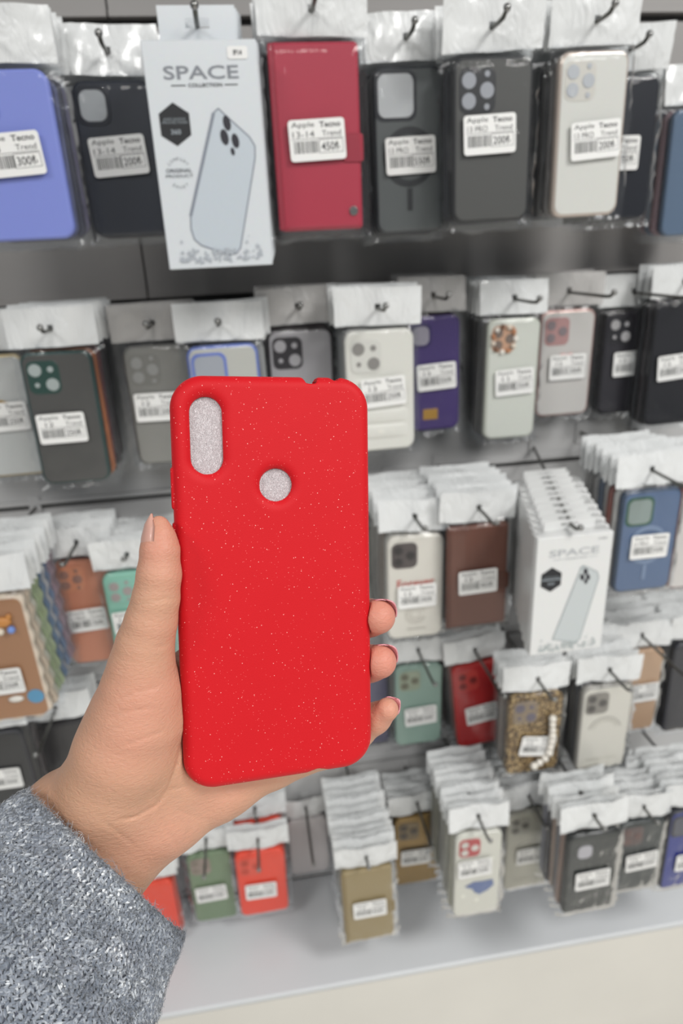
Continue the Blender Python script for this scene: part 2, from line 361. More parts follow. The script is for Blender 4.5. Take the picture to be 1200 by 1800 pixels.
SILV = plastic('c9c9cb', .3)
def S(**k): return k
STYLE = {
 'lavender': S(hs=.024, ox=.26, oz=.022, d='lavender blue silicone case at the left end of the top row', body='8390dc', rough=.5, cam='hole', frame='7380cc', lens='d4d8e4', l2='13', price='300₺', n=4, pro=.03, back=['2e3350', '7a7fa8', '39394a', '8b86a0']),
 'navy': S(hs=.024, ox=.25, oz=.021, d='dark navy silicone case just left of the tall white box', body='1d2330', rough=.45, cam='hole', frame='171b26', lens='a9adb0', l2='13-14', price='200₺', n=3, pro=.03, back=['20232c', '2a2a33', '1d2230']),
 'redwallet': S(d='crimson leather wallet case in the top row', body='b02a42', rough=.45, wallet='9c2238', snap=1, l2='13-14', price='450₺', n=5, pro=.03, back=['3b3a48', '4a4652', '2d2d3a', '55505a', '333340'], hh=.0),
 'smokemag': S(hs=.037, ox=.18, oz=.0265, d='smoky grey case with a dark magnet ring in the top row', body='33363a', panel='5a5e5e', rough=.35, cam='hole', frame='2c2e33', lens='c3c6c8', ringc='26282b', l2='13 PRO', price='550₺', n=4, pro=.03, back=['26272c', '3a3a3e', '2d2d33', '222228']),
 'blackmatte': S(d='charcoal case with three round lens openings in the top row', body='2b2c2e', panel='4a4a48', rough=.5, cam='tri', frame='2a2b2e', lens='9ea1a8', l2='13 PRO', price='200₺', n=4, pro=.03, back=['25262b', '2a2e3a', '303036', '24242a']),
 'champagne': S(d='clear case with a champagne metal frame in the top row', body='d8c9bd', panel='dcdcd6', rough=.25, metal=.35, cam='tri', frame='d3d0c8', lens='b9bdc2', l2='13 PRO', price='200₺', n=4, pro=.03, back=['8b8784', '6a6866', '2a2c33', '22252d']),
 'navytwo': S(d='black navy case half hidden behind the champagne framed one', body='171a24', rough=.3, l2='13', price='150₺', n=3, pro=.03, back=['1c1f2a', '2a2a33', '191c26'], lx=.02),
 'bluepink': S(d='blue grey case at the right end of the top row', body='5c7088', rough=.35, n=3, pro=.02, back=['a0848a', '7c8898', 'b09a9c']),
 'goldring': S(d='clear gold arc case at the left of the second row', body='c9b58a', panel='c4c6c4', rough=.25, metal=.3, cam='diag', frame='b9b7ae', lens='8c8884', arc='b9954f', l2='12', price='250₺', n=2, pro=.02, back=['b8b8b4', 'a8a8a6']),
 'greensmoke': S(d='smoke grey case with a dark green rim in the second row', body='24413f', panel='4e4d4b', rough=.4, cam='diag', frame='27463f', lens='a9b2b0', l2='12', price='250₺', n=8, pro=.035, back=['b0683c', '333338', '8a3038', '2c2c32', '3a3034', '4a4648', '2c2a30', '38353a']),
 'greyclear': S(d='grey clear case hanging left above the red case', body='7b7a76', panel='8a8984', rough=.3, cam='tri', frame='83827d', lens='9b9b98', l2='12', price='200₺', n=3, pro=.05, back=['6b6a68', '7a7876', '5a5856'], clear=1),
 'blueframe': S(d='clear case with a periwinkle blue rim above the camera slot', body='6c7fc4', panel='c2c3bd', rough=.25, cam='hole', frame='6f82c8', lens='a6abb4', n=3, pro=.03, back=['9aa2bc', 'b0b0ac', '8b8f9a']),
 'blackframe': S(d='frosted clear case with a black rim above the red case', body='2a2628', panel='a5a3a6', rough=.4, cam='diag', frame='2f2c30', lens='a9a7aa', n=4, pro=.03, back=['3a2a30', '2b2629', '352c32', '2a282c'], clear=1),
 'whitepuffer': S(d='white quilted puffer case in the second row', body='e3e2da', rough=.35, cam='diag', frame='dcdbd4', lens='8f8c88', puff=1, l2='13', price='250₺', n=4, pro=.04, back=['d8d6d0', 'c9c8c4', 'e0ded8', 'bdbcb8']),
 'purple': S(hs=.024, ox=.27, d='deep purple case with a gold tag in the second row', body='3f2c6c', rough=.45, cam='hole', frame='35285c', lens='9a96a2', gold=1, l2='13', price='350₺', n=5, pro=.06, back=['4a3038', '3a2a34', '2f2a30', '443338', '33303a'], clear=1),
 'glitterflower': S(d='pale case with a jewelled camera ring in the second row', body='cfd2c6', panel='d6d9d0', rough=.25, cam='tri', frame='c79f84', lens='7d6f66', jewel=1, l2='11', price='350₺', n=5, pro=.07, back=['8a8884', '6a6866', '55534f', '777571', '4a4846']),
 'pinkclear': S(d='clear case with a rose pink frame in the second row', body='caa49c', panel='cfccc8', rough=.25, metal=.3, cam='tri2', frame='b78f8d', lens='8a7f82', bow=1, l2='12', price='300₺', n=2, pro=.11, back=['b0a09c', '9a8f8c'], clear=1),
 'blackgloss': S(d='glossy black case with pale lenses in the second row', body='2a292d', panel='333136', rough=.15, cam='diag', frame='2a292d', lens='b9b7b8', l2='13', price='250₺', n=1, pro=.12, back=['222226']),
 'blacktwo': S(d='black case at the right end of the second row', body='222227', rough=.3, l2='13', price='250₺', n=3, pro=.06, back=['2a2226', '201f24', '33262a']),
 'bear': S(d='brown bear case with a wavy cream rim at the left edge', body='e6d6c2', panel='a97b58', rough=.4, wave=.0016, bear=1, l2='13', price='250₺', n=9, pro=.03, back=['dcc8b0', 'e4e0cc', 'a9bc8a', 'b8c89a', '5c7ca0', 'cfd0d4', '6a86ac', 'a48a98', '8d7680']),
 'terracotta': S(d='terracotta case beside the thumb in the third row', body='c98468', rough=.45, cam='tri', frame='d08c6c', lens='9a7468', l2='11 PRO', price='150₺', n=6, pro=.07, back=['5a3f42', '6d5a60', '4c3c42', '7b6a70', '5b4a50', '8a7a7e']),
 'mint': S(d='mint green case tucked behind the thumb', body='8cc4b0', rough=.45, cam='tri', frame='8abfae', lens='a59a98', l2='11', price='150₺', n=7, pro=.02, back=['9ab8ac', 'c9cfca', 'a0a8a4', 'd0d0cc', '8a9a94', 'b8bcb8', 'c4c4c0']),
 'paleback': S(d='pale cream case peeping out right of the red case', body='d2cec4', rough=.4, n=1, pro=.02, back=['bdb8ae']),
 'cream': S(d='cream case with red script and a speckled camera patch', body='dedad0', rough=.4, cam='tri2', frame='4c4443', lens='2f2a2b', script=1, l2='13', price='300₺', n=8, pro=.045, back=['d8d4cc', '8a7c70', 'c0b4a6', '9d9186', 'd2cec6', '75695f', 'c9c4ba', 'a89c90']),
 'brownwallet': S(d='brown leather wallet case beside the white box stack', body='6a4032', rough=.5, wallet='5c372b', l2='13', price='450₺', n=8, pro=.06, back=['3c3a3c', '5a4a44', '4a4848', '6b6a6a', '3f3c3e', '777474', '55504e', '8a8886']),
 'bluemag': S(hs=.029, d='steel blue case with a magnet ring in the third row', body='3a4a60', panel='5a6f90', rough=.35, cam='hole', frame='2f5a45', lens='8f9c98', ringc='7d90ac', l2='13 PRO', price='550₺', n=7, pro=.09, back=['d6d4d0', '8a4a40', 'c9c7c4', '5a6a80', 'b8b6b4', '9a9896', 'd0cecb']),
 'redrim': S(d='white case with a dark red rim at the right edge', body='7a3a38', panel='d6d2ce', rough=.35, n=4, pro=.05, back=['c9c6c2', 'b0aeac', '8a8886', 'd0d0cd']),
 'darkleft': S(d='black case above the sleeve at the left edge', body='35353a', panel='303031', rough=.4, l2='13', price='300₺', n=5, pro=.04, back=['4a4844', '2a2a2c', '3c3436', '55524e', '2f2f32']),
 'darkleft2': S(d='dark case half hidden behind the base of the thumb', body='2e2b2c', panel='353334', rough=.35, n=3, pro=.10, back=['3a3436', '2a292b', '443c3e']),
 'greypurple': S(d='grey violet case showing between the fingertips', body='75738a', rough=.4, n=0, pro=.02, back=[]),
 'seagreen': S(d='sea green case with a floral camera patch below the brown wallet', body='8fa99d', rough=.4, cam='tri2', frame='96a08a', lens='6b6a58', l2='11', price='200₺', n=3, pro=.09, back=['5a5f58', '77756e', '8a8a86']),
 'redtilt': S(d='glossy red case tilted on its hook in the fourth row', body='b5231f', panel='b32a2c', rough=.25, cam='tri2', frame='c03a34', lens='7a1a1a', l2='11', price='200₺', n=5, pro=.12, back=['a07068', '55504e', '8a8482', '443f40', '6f6a68'], roll=-5),
 'leopard': S(d='brown leopard glitter case with a string of pearls', body='7a654a', leo=1, rough=.35, cam='diag', frame='8a7a66', lens='6a6470', pearls=1, l2='12', price='350₺', n=3, pro=.05, back=['5a5048', '8a8078', '45403c', '6a6460', '77706a', '4a4642', 'a09a94', '5c5854', '8c8884'], lrot=9),
 'silverclear': S(d='cream clear case with a grey rim right of the pearls', body='9b9892', panel='d8d5cb', rough=.25, cam='tri2', frame='8c8881', lens='5a5653', arc='a8a59e', fine=1, n=7, pro=.05, back=['3a3a3e', '55534f', '2f2f33', '4a4846', '6a6866', '3c3b3d', '55534f']),
 'beige': S(d='beige case with a gold camera edge in the fourth row', body='c4a386', rough=.4, cam='tri2', frame='c79a5c', lens='d8b070', l2='12', price='200₺', n=6, pro=.11, back=['d0ccc6', 'b8b2aa', 'c4beb6', 'a8a29a', 'd4d0ca', 'bcb6ae']),
 'blackright': S(d='black glossy case at the right edge of the fourth row', body='33333a', rough=.3, n=6, pro=.08, back=['3a3a40', '2a2a30', '7a4a48', '44444a', '303036', '5a5a60']),
 'orangeleft': S(d='bright orange case beside the sleeve cuff', body='f04a30', rough=.4, n=2, pro=.02, back=['e85a40', '6a4a5a']),
 'oliveclear': S(d='sage green case in the bottom row', body='7b8f70', rough=.4, cam='tri2', frame='9a8a80', lens='8a7f72', l2='11', price='150₺', n=3, pro=.07, back=['6a5565', '55424f', 'a86a5c']),
 'orangered': S(d='orange red case right of the sage green one', body='f2492f', rough=.4, cam='tri2', frame='e8523c', lens='c8442f', l2='11', price='150₺', n=1, pro=.06, back=['e8593f']),
 'redbehind': S(d='orange red case whose top shows above its twin', body='ec4a33', rough=.4, n=2, pro=.02, back=['c88a84', 'd8b4ae']),
 'whitestack': S(d='pale frosted case on the nearly empty bottom hook', body='cfc9c8', rough=.4, n=0, pro=.12, back=[]),
 'khakiwallet': S(d='khaki gold wallet case hanging lowest in the bottom row', body='9c8a63', rough=.45, wallet='8d7b56', l2='13', price='450₺', n=11, pro=.02, back=['a89a78', 'b4a488', '9a8c6a', 'c4baa4', 'a09272', 'b0a080', '8c7c5c', 'c0b496', 'a49470', '9c8c68', 'b4a688']),
 'goldweave': S(d='gold woven carbon case in the bottom row', body='9a7c48', weave=1, rough=.3, metal=.4, cam='tri2', frame='7a6236', lens='4a3c26', l2='11', price='250₺', n=4, pro=.09, back=['7a6a4c', '5a4e3c', '8a7a58', '4c4438']),
 'bearwhite': S(d='white cartoon print case with a red camera frame', body='dcdbd0', rough=.35, cam='tri2', frame='b8484a', lens='d8d4cc', blob=1, l2='11', price='250₺', n=9, pro=.04, back=['b9b7a4', 'a8a692', 'c4c2b4', '8c8a7c', 'd0cec4', 'b0ae9e', '9c9a8a', 'c8c6ba', 'a4a294']),
 'silverback': S(d='silvery clear case left of the dark glossy one', body='b3b0a4', panel='bdbaab', rough=.2, cam='tri2', frame='a5a296', lens='6a675e', arc='d0cdc2', fine=1, l2='11', price='200₺', n=7, pro=.06, back=['3f3f3f', '2f2f31', '55544e', '444342', '6a6860', '3a3a3a', '4f4e4a']),
 'darkclear': S(hs=.020, ox=.17, oz=.030, d='dark glossy case nearest the base shelf edge', body='1f2221', panel='2f3331', rough=.2, cam='hole', frame='3a3d3c', lens='b8b6bc', l2='13', price='200₺', n=9, pro=.02, back=['a88a7c', '8a8a90', 'c0a898', '5a5a60', '9a9aa4', 'b49c90', '6a6a70', 'a0a0a8', 'c8b8ac']),
 'darkgrey': S(d='slate grey case second from the right in the bottom row', body='3c4141', rough=.35, cam='tri2', frame='5c4a48', lens='6a4f4a', l2='13', price='200₺', n=7, pro=.03, back=['33373a', '55595a', '2f3234', '6a6c6c', '444848', '3a3d3e', '585c5c']),
 'navyblue': S(d='royal blue case at the right end of the bottom row', body='23252e', panel='2f3a8a', rough=.35, cam='hole', frame='23252e', lens='5a5c66', l2='13', price='250₺', n=6, pro=.03, back=['22242c', '3a3c44', '2c2e36', '444650', '25272f', '363840']),
}
PACKS = [
    ('lavender', -0.1814, -0.250, 1.5751, 0.0793, 0.1332, (-0.0007, 0.0022)),
    ('navy', -0.0984, -0.190, 1.5764, 0.0744, 0.1340, (-0.0011, 0.0037)),
    ('redwallet', 0.0873, -0.240, 1.5832, 0.0793, 0.1546, (-0.0016, -0.0004)),
    ('smokemag', 0.1852, -0.185, 1.5757, 0.0730, 0.1523, (0.0006, -0.0029)),
    ('blackmatte', 0.2567, -0.230, 1.5780, 0.0792, 0.1429, (-0.0039, 0.0064)),
    ('champagne', 0.3621, -0.220, 1.5813, 0.0718, 0.1471, (0.0043, -0.0036)),
    ('navytwo', 0.4326, -0.160, 1.5739, 0.0720, 0.1415, (-0.0089, -0.0033)),
    ('bluepink', 0.5630, -0.110, 1.5508, 0.0876, 0.1371, None),
    ('goldring', -0.2931, -0.110, 1.3183, 0.0829, 0.1455, (0.0085, 0.0016)),
    ('greensmoke', -0.2030, -0.160, 1.3219, 0.0760, 0.1503, (-0.0052, -0.0085)),
    ('greyclear', -0.1009, -0.120, 1.3204, 0.0774, 0.1431, (-0.0069, 0.0003)),
    ('blueframe', -0.0247, -0.150, 1.3165, 0.0807, 0.1495, None),
    ('blackframe', 0.0682, -0.120, 1.3262, 0.0794, 0.1487, None),
    ('whitepuffer', 0.1527, -0.175, 1.3295, 0.0801, 0.1411, (0.0027, 0.0008)),
    ('purple', 0.2405, -0.090, 1.3283, 0.0666, 0.1477, (0.0014, -0.0018)),
    ('glitterflower', 0.3432, -0.100, 1.3156, 0.0700, 0.1567, (0.0023, -0.0013)),
    ('pinkclear', 0.4341, -0.060, 1.3236, 0.0776, 0.1440, (0.0018, -0.0031)),
    ('blackgloss', 0.5306, -0.050, 1.3174, 0.0764, 0.1438, (0.0031, -0.0005)),
    ('blacktwo', 0.5783, -0.090, 1.3178, 0.0755, 0.1666, (-0.0037, -0.0018)),
    ('bear', -0.3099, -0.230, 1.0614, 0.0778, 0.1644, (-0.0078, -0.0251)),
    ('terracotta', -0.2428, -0.090, 1.0365, 0.0723, 0.1574, (-0.0028, -0.0081)),
    ('mint', -0.1763, -0.110, 1.0277, 0.0740, 0.1460, (-0.0056, 0.0014)),
    ('paleback', 0.1507, -0.050, 1.0393, 0.0550, 0.1180, None),
    ('cream', 0.1949, -0.175, 1.0665, 0.0751, 0.1505, (0.0012, -0.0097)),
    ('brownwallet', 0.2724, -0.190, 1.0805, 0.0801, 0.1460, (-0.0009, -0.0039)),
    ('bluemag', 0.4956, -0.205, 1.1138, 0.0803, 0.1444, (0.0014, -0.0048)),
    ('redrim', 0.5839, -0.190, 1.1052, 0.0789, 0.1532, None),
    ('darkleft', -0.3959, -0.130, 0.8133, 0.0854, 0.1503, (0.0029, -0.0006)),
    ('darkleft2', -0.3256, -0.070, 0.7604, 0.0815, 0.1720, None),
    ('greypurple', 0.1554, -0.020, 0.7569, 0.0622, 0.1437, None),
    ('seagreen', 0.2233, -0.080, 0.8010, 0.0753, 0.1514, (0.0021, -0.0167)),
    ('redtilt', 0.3062, -0.100, 0.8025, 0.0786, 0.1564, (0.0021, -0.0137)),
    ('leopard', 0.3609, -0.205, 0.8244, 0.0796, 0.1376, (0.0045, -0.0184)),
    ('silverclear', 0.4679, -0.205, 0.8172, 0.0780, 0.1496, None),
    ('beige', 0.5708, -0.120, 0.8035, 0.0753, 0.1536, (0.0078, 0.0003)),
    ('blackright', 0.6688, -0.120, 0.7986, 0.0876, 0.1705, None),
    ('orangeleft', -0.2324, -0.100, 0.4653, 0.0667, 0.1342, None),
    ('oliveclear', -0.1387, -0.080, 0.4785, 0.0722, 0.1552, (-0.0028, -0.0084)),
    ('orangered', -0.0529, -0.100, 0.4938, 0.0817, 0.1421, (-0.0029, -0.0118)),
    ('redbehind', -0.0548, -0.050, 0.5115, 0.0855, 0.1383, None),
    ('whitestack', 0.0324, -0.025, 0.4769, 0.0717, 0.1302, None),
    ('khakiwallet', 0.1099, -0.205, 0.5348, 0.0766, 0.1506, (0.0005, -0.0019)),
    ('goldweave', 0.2158, -0.100, 0.5122, 0.0814, 0.1536, (-0.0048, -0.0091)),
    ('bearwhite', 0.2740, -0.235, 0.6004, 0.0714, 0.1659, (-0.0061, 0.0201)),
    ('silverback', 0.3782, -0.175, 0.5609, 0.0744, 0.1669, (0.0061, -0.0064)),
    ('darkclear', 0.4209, -0.290, 0.6365, 0.0795, 0.1536, (0.0007, -0.0080)),
    ('darkgrey', 0.5216, -0.250, 0.6030, 0.0743, 0.1403, (0.0035, -0.0060)),
    ('navyblue', 0.6042, -0.250, 0.6011, 0.0801, 0.1601, (0.0045, -0.0218)),
]
def case_material(st):
    if st.get('leo'): return leopard_mat()
    if st.get('weave'): return weave_mat()
    return plastic(st['body'], st.get('rough', .4), coat=.25, metal=st.get('metal', 0), grain=.05)
def leopard_mat():
    if 'leo' in MATS: return MATS['leo']
    m = bpy.data.materials.new('leopard'); nt, N, L, b = nodes_of(m)
    tc = N.new('ShaderNodeTexCoord'); vo = N.new('ShaderNodeTexVoronoi'); vo.inputs['Scale'].default_value = 230; vo.feature = 'F1'
    rp = N.new('ShaderNodeValToRGB'); e = rp.color_ramp.elements
    e[0].position = .15; e[0].color = lin('d8c090'); e[1].position = .75; e[1].color = lin('3c3024'); e.new(.4).color = lin('8a6f48')
    L.new(tc.outputs['Object'], vo.inputs['Vector']); L.new(vo.outputs['Distance'], rp.inputs['Fac']); L.new(rp.outputs['Color'], b.inputs['Base Color'])
    b.inputs['Roughness'].default_value = .3
    MATS['leo'] = m; return m
def weave_mat():
    if 'weave' in MATS: return MATS['weave']
    m = bpy.data.materials.new('weave'); nt, N, L, b = nodes_of(m)
    tc = N.new('ShaderNodeTexCoord'); mp = N.new('ShaderNodeMapping'); mp.inputs['Rotation'].default_value = (0, math.radians(45), 0)
    ck = N.new('ShaderNodeTexChecker'); ck.inputs['Scale'].default_value = 420
    ck.inputs['Color1'].default_value = lin('b8975a'); ck.inputs['Color2'].default_value = lin('6e5632')
    L.new(tc.outputs['Object'], mp.inputs['Vector']); L.new(mp.outputs['Vector'], ck.inputs['Vector']); L.new(ck.outputs['Color'], b.inputs['Base Color'])
    b.inputs['Roughness'].default_value = .32; b.inputs['Metallic'].default_value = .5
    MATS['weave'] = m; return m

def decorate(case, st, w, h):
    """raised or printed details on the front of a case (all sub-parts of the case)"""
    y = -T-.0003
    def put(name, mb, col, rough=.4, metal=0, smooth=False, label=None, loc=(0, 0, 0)):
        o = link(name, mb.build(name, smooth), case, loc, m=plastic(col, rough, metal=metal))
        if label: tag(o, label)
        return o
    if 'panel' in st:
        link('back_panel', slab(w-.006, h-.006, .0008, .009, .0003), case, (0, -T+.0002, 0), m=plastic(st['panel'], st['rough'], coat=.35, grain=.03))
    if 'ringc' in st:
        mb = MB(); ring(mb, .0275, .0215, -T-.0009, cz=-.004); mb.box((-.0026, -T-.0015, -.054), (.0026, -T-.0007, -.033)); put('magnet_ring', mb, st['ringc'])
    if 'arc' in st:
        mb = MB(); ring(mb, .026, .0235 if not st.get('fine') else .0245, -T-.0006, 15, 165, 24, cz=-.004); put('gold_arc' if not st.get('fine') else 'printed_arc', mb, st['arc'], .3)
        if st.get('fine'):
            mb = MB()
            for k in range(13):
                a = math.radians(25+130*k/12); mb.line((.0175*math.cos(a), -.004+.0175*math.sin(a)), (.0225*math.cos(a), -.004+.0225*math.sin(a)), .0012, -T-.0008)
            mb.line((-.024, -h*.36), (.024, -h*.36), .0012, -T-.0008); put('printed_lines', mb, 'a8a598')
    if 'wallet' in st:
        c = st['wallet']
        mb = MB(); z0 = -h/2+.003; 
        for a, b in (((-w/2+.003, -h/2+.003), (w/2-.003, -h/2+.003)), ((-w/2+.003, -h/2+.003), (-w/2+.003, h/2-.003))): mb.line(a, b, .0008, -T-.0004)
        put('stitching', mb, c)
        link('clasp_strap', slab(.020, .024, .0016, .003, .0006), case, (w/2-.008, -T+.0002, -.012+h*.03), m=plastic(c, .45, grain=.1))
        link('spine', slab(.006, h-.002, .003, .002, .001), case, (-w/2+.001, -T+.002, 0), m=plastic(c, .5, grain=.1))
        if st.get('snap'):
            o = link('snap_button', disc(.0042, .0016), case, (w/2-.009, -T, -h/2+.016), m=CHROME); tag(o, 'silver snap button')
    if st.get('puff'):
        for k in range(4):
            zc = h/2-.062-k*.0185; mb = MB(); n = 9; v = []; f = []
            for j in range(n+1):
                a = math.pi*j/n
                for i in range(9):
                    xx = (i/8*2-1); v.append((xx*(w/2-.004), -T+.0006-.0024*math.sin(a)*(1-abs(xx)**4), zc+.0090*math.cos(a)))
            for j in range(n):
                for i in range(8): f.append((j*9+i, j*9+i+1, (j+1)*9+i+1, (j+1)*9+i))
            mb.add(v, f); put('quilted_ridge', mb, 'e6e5dd', .35, smooth=True)
    if st.get('gold'):
        link('gold_tag', slab(.020, .014, .0008, .0012, .0003), case, (-.006, -T+.0002, -h/2+.022), m=plastic('c79a4a', .3, metal=.6))
    if st.get('jewel'):
        for k in range(11):
            a = k*2*math.pi/11; c = ['f4efe6', 'c08a68', 'e8dccc', '8a6a58'][k % 4]
            mb = MB().ball((-w*.2+.015*math.cos(a), -T-.0024, h/2-.025+.016*math.sin(a)), .0034, 8, 5); put('jewel', mb, c, .1)
    if st.get('bow'):
        mb = MB(); z0 = .012
        for s in (-1, 1): mb.ball((s*.0055, -T-.0022, z0), .005, 8, 6, (1, .4, .7))
        mb.ball((0, -T-.0026, z0), .0024, 8, 5); put('bow', mb, 'd9a8a4', .3, smooth=True)
    if st.get('bear'):
        hd = plastic('c98a4a', .4); bl = plastic('5c9ac0', .35)
        for (bx_, bz, sc) in ((.012, .052, 1.0), (.0, .075, .9)):
            mb = MB(); mb.ball((bx_, -T-.003, bz), .0085*sc, 10, 6, (1.25, .5, .8))
            for s in (-1, 1): mb.ball((bx_+s*.008*sc, -T-.003, bz+.006*sc), .0036*sc, 8, 5, (1, .6, 1))
            link('bear_charm', mb.build('bear_charm', True), case, m=hd)
        link('bead', MB().ball((.020, -T-.004, .042), .0045).build('bead', True), case, m=plastic('7d9ce0', .15))
        link('bead', MB().ball((.008, -T-.004, .041), .0045).build('bead', True), case, m=plastic('e8dcc8', .15))
        link('blue_heart', disc(.0095, .001), case, (.026, -T-.0008, -.052), m=bl)
        link('white_bow', MB().ball((.004, -T-.002, -.052), .007, 10, 6, (1.3, .4, .6)).build('white_bow', True), case, m=plastic('e6e2da', .4))
    if st.get('script'):
        mb = MB(); pts = []
        put_text(mb, 'Forever', 0, .0085, .050, .0125, -T-.0008, .01, .03); put('red_script', mb, 'c8584e')
        mb = MB()
        for r in (.006, .010, .0135): ring(mb, r+.0007, r, -T-.0005, 20 if r > .007 else 0, 340, 24, cz=-h*.26, t=.0002)
        for z0 in (-.022,): mb.line((-.012, -h*.26+z0), (.014, -h*.26+z0), .0016, -T-.0008)
        put('line_drawing', mb, 'b8b4aa')
    if st.get('blob'):
        mb = MB()
        pts = [(-.020, -.020), (-.006, -.012), (.008, -.013), (.024, -.012), (.026, -.024), (.016, -.034), (.004, -.040), (-.004, -.034), (-.007, -.027)]
        mb.poly(pts, -T-.0009); put('blue_patch', mb, '6a7aa4')
        mb = MB()
        for p in ((-.015, .012), (.012, .016), (.02, .03), (-.022, -.04), (.0, -.052)): mb.ball((p[0], -T-.0004, p[1]), .004, 8, 5, (1, .2, .8))
        put('printed_flowers', mb, 'efeee2')
        mb = MB(); mb.line((-.012, .004), (.01, .006), .0022, -T-.0006); put('printed_caption', mb, 'a9aab0')
    if st.get('pearls'):
        P = [(.022, .030), (.0225, .020), (.0235, .010), (.024, .0), (.0235, -.010), (.0225, -.020), (.0215, -.030), (.016, -.040), (.008, -.046), (.0, -.051)]
        for i, (a, b) in enumerate(P):
            link('pearl', MB().ball((a, -T-.0075, b), .0052 if i % 3 else .0058, 12, 8).build('pearl', True), case, m=plastic('e9e4da', .18, coat=.6))
        link('pearl_cord', MB().tube([(a, -T-.0075, b) for a, b in P], .0012, 6).build('pearl_cord'), case, m=plastic('c9b890', .4))

ORD = ['first', 'second', 'third', 'fourth', 'fifth', 'sixth', 'seventh', 'eighth', 'ninth', 'tenth', 'eleventh', 'twelfth']
def hook(x, y_end, z, label, dx=0.0):
    h_ = empty('display_hook', (x, 0, z), label, 'hook', 'wire hooks on the display wall')
    L_ = y_end
    mb = MB(); mb.tube([(dx, -.0005, -.004), (0, L_+.02, -.0015), (0, L_+.008, -.0005), (0, L_, .004)], .0021, 8)
    link('prong', mb.build('prong', True), h_, m=STEEL_D)
    link('tip', MB().ball((0, L_, .0045), .0036, 10, 6).build('tip', True), h_, m=CHROME)
    link('back_plate', slab(.016, .034, .003, .002, .0008), h_, (dx, -.0004, -.004), m=PANEL_L)

def pack(st, x, y, z, w, h, lab, front, me, bag, head, label, group, body_mat, roll=0.0):
    """one bagged case; its origin is the hang hole. y is the front face of the case"""
    zt = z + h/2 + .025
    e = empty('packaged_phone_case', (x, y+T, zt), label, 'phone case', group)
    e.rotation_euler = (0, math.radians(roll), 0)
    zc = -(h/2+.025)
    c = link('case', me, e, (0, 0, zc), m=body_mat)
    link('clear_bag', bag, e, (0, 0, zc), m=FILM)
    hd = link('hang_band', head, e, (0, 0, 0), m=HEAD_C if st.get('clear') else HEAD_W)
    if front:
        decorate(c, st, w, h)
        if 'cam' in st: lens_set(c, -w*st.get('ox', .2), h/2-st.get('oz', .0265)*w/.075, st['cam'], plastic(st['frame'], .3, coat=.3), plastic(st['lens'], .35), w, st.get('hs', .031))
        if lab: price_label(e, lab[0], zc+lab[1], st['l2'], st['price'], math.radians(st.get('lrot', random.uniform(-4, 1))))
    return e

USED = []
def hits(b): return any(all(b[2*k] < o[2*k+1] and b[2*k+1] > o[2*k] for k in range(3)) for o in USED)
def aabb(x, y, z, w, h): return (x-w/2-.0015, x+w/2+.0015, y-.0016, y+T+.0004, z-h/2-.003, z+h/2+.045)
PLAN = []
for key, x, yf, z, w, h, lab in PACKS:
    st = STYLE[key]; d = st['d']
    cm = slab(w, h, T, .0115 if 'wallet' not in st else .004, .0028, st.get('wave', 0))
    bag, heads = bag_for(w, h)
    roll = st.get('roll', random.uniform(-.8, .8))
    pack(st, x, yf, z, w, h, lab, True, cm, bag, heads[0], 'bagged ' + d, None, case_material(st), roll)
    USED.append(aabb(x, yf, z, w, h)); PLAN.append((key, x, yf, z, w, h, cm, roll))
    hook(x, yf-st['pro'], z+h/2+.025, 'hook of the ' + d)
for k in range(10): USED.append((.295+k*.005, .386+k*.005, -.32+k*.0186, -.30+k*.0186, 1.03, 1.21))
for key, x, yf, z, w, h, cm, roll in PLAN:
    st = STYLE[key]; d = st['d']; bag, heads = bag_for(w, h)
    cm2 = cm.copy(); cm2.materials.clear()
    y = yf
    for i in range(st['n']):
        y += .0126 + random.uniform(0, .002)
        if y + T > -.012: break
        for dx in (0, .004, -.004, .008, -.008, .012, -.012):
            b = aabb(x+dx, y, z, w, h)
            if not hits(b): break
        else: break
        USED.append(b)
        pack(st, x+dx+random.uniform(-.0012, .0012), y, z+random.uniform(-.002, .002), w, h, None, False, cm2, bag, heads[(i+1) % 3],
             ORD[i] + ' pack behind the ' + d, 'packs behind the ' + d, plastic(st['back'][i % len(st['back'])], .35, coat=.2), random.uniform(-1.2, 1.2)+roll)

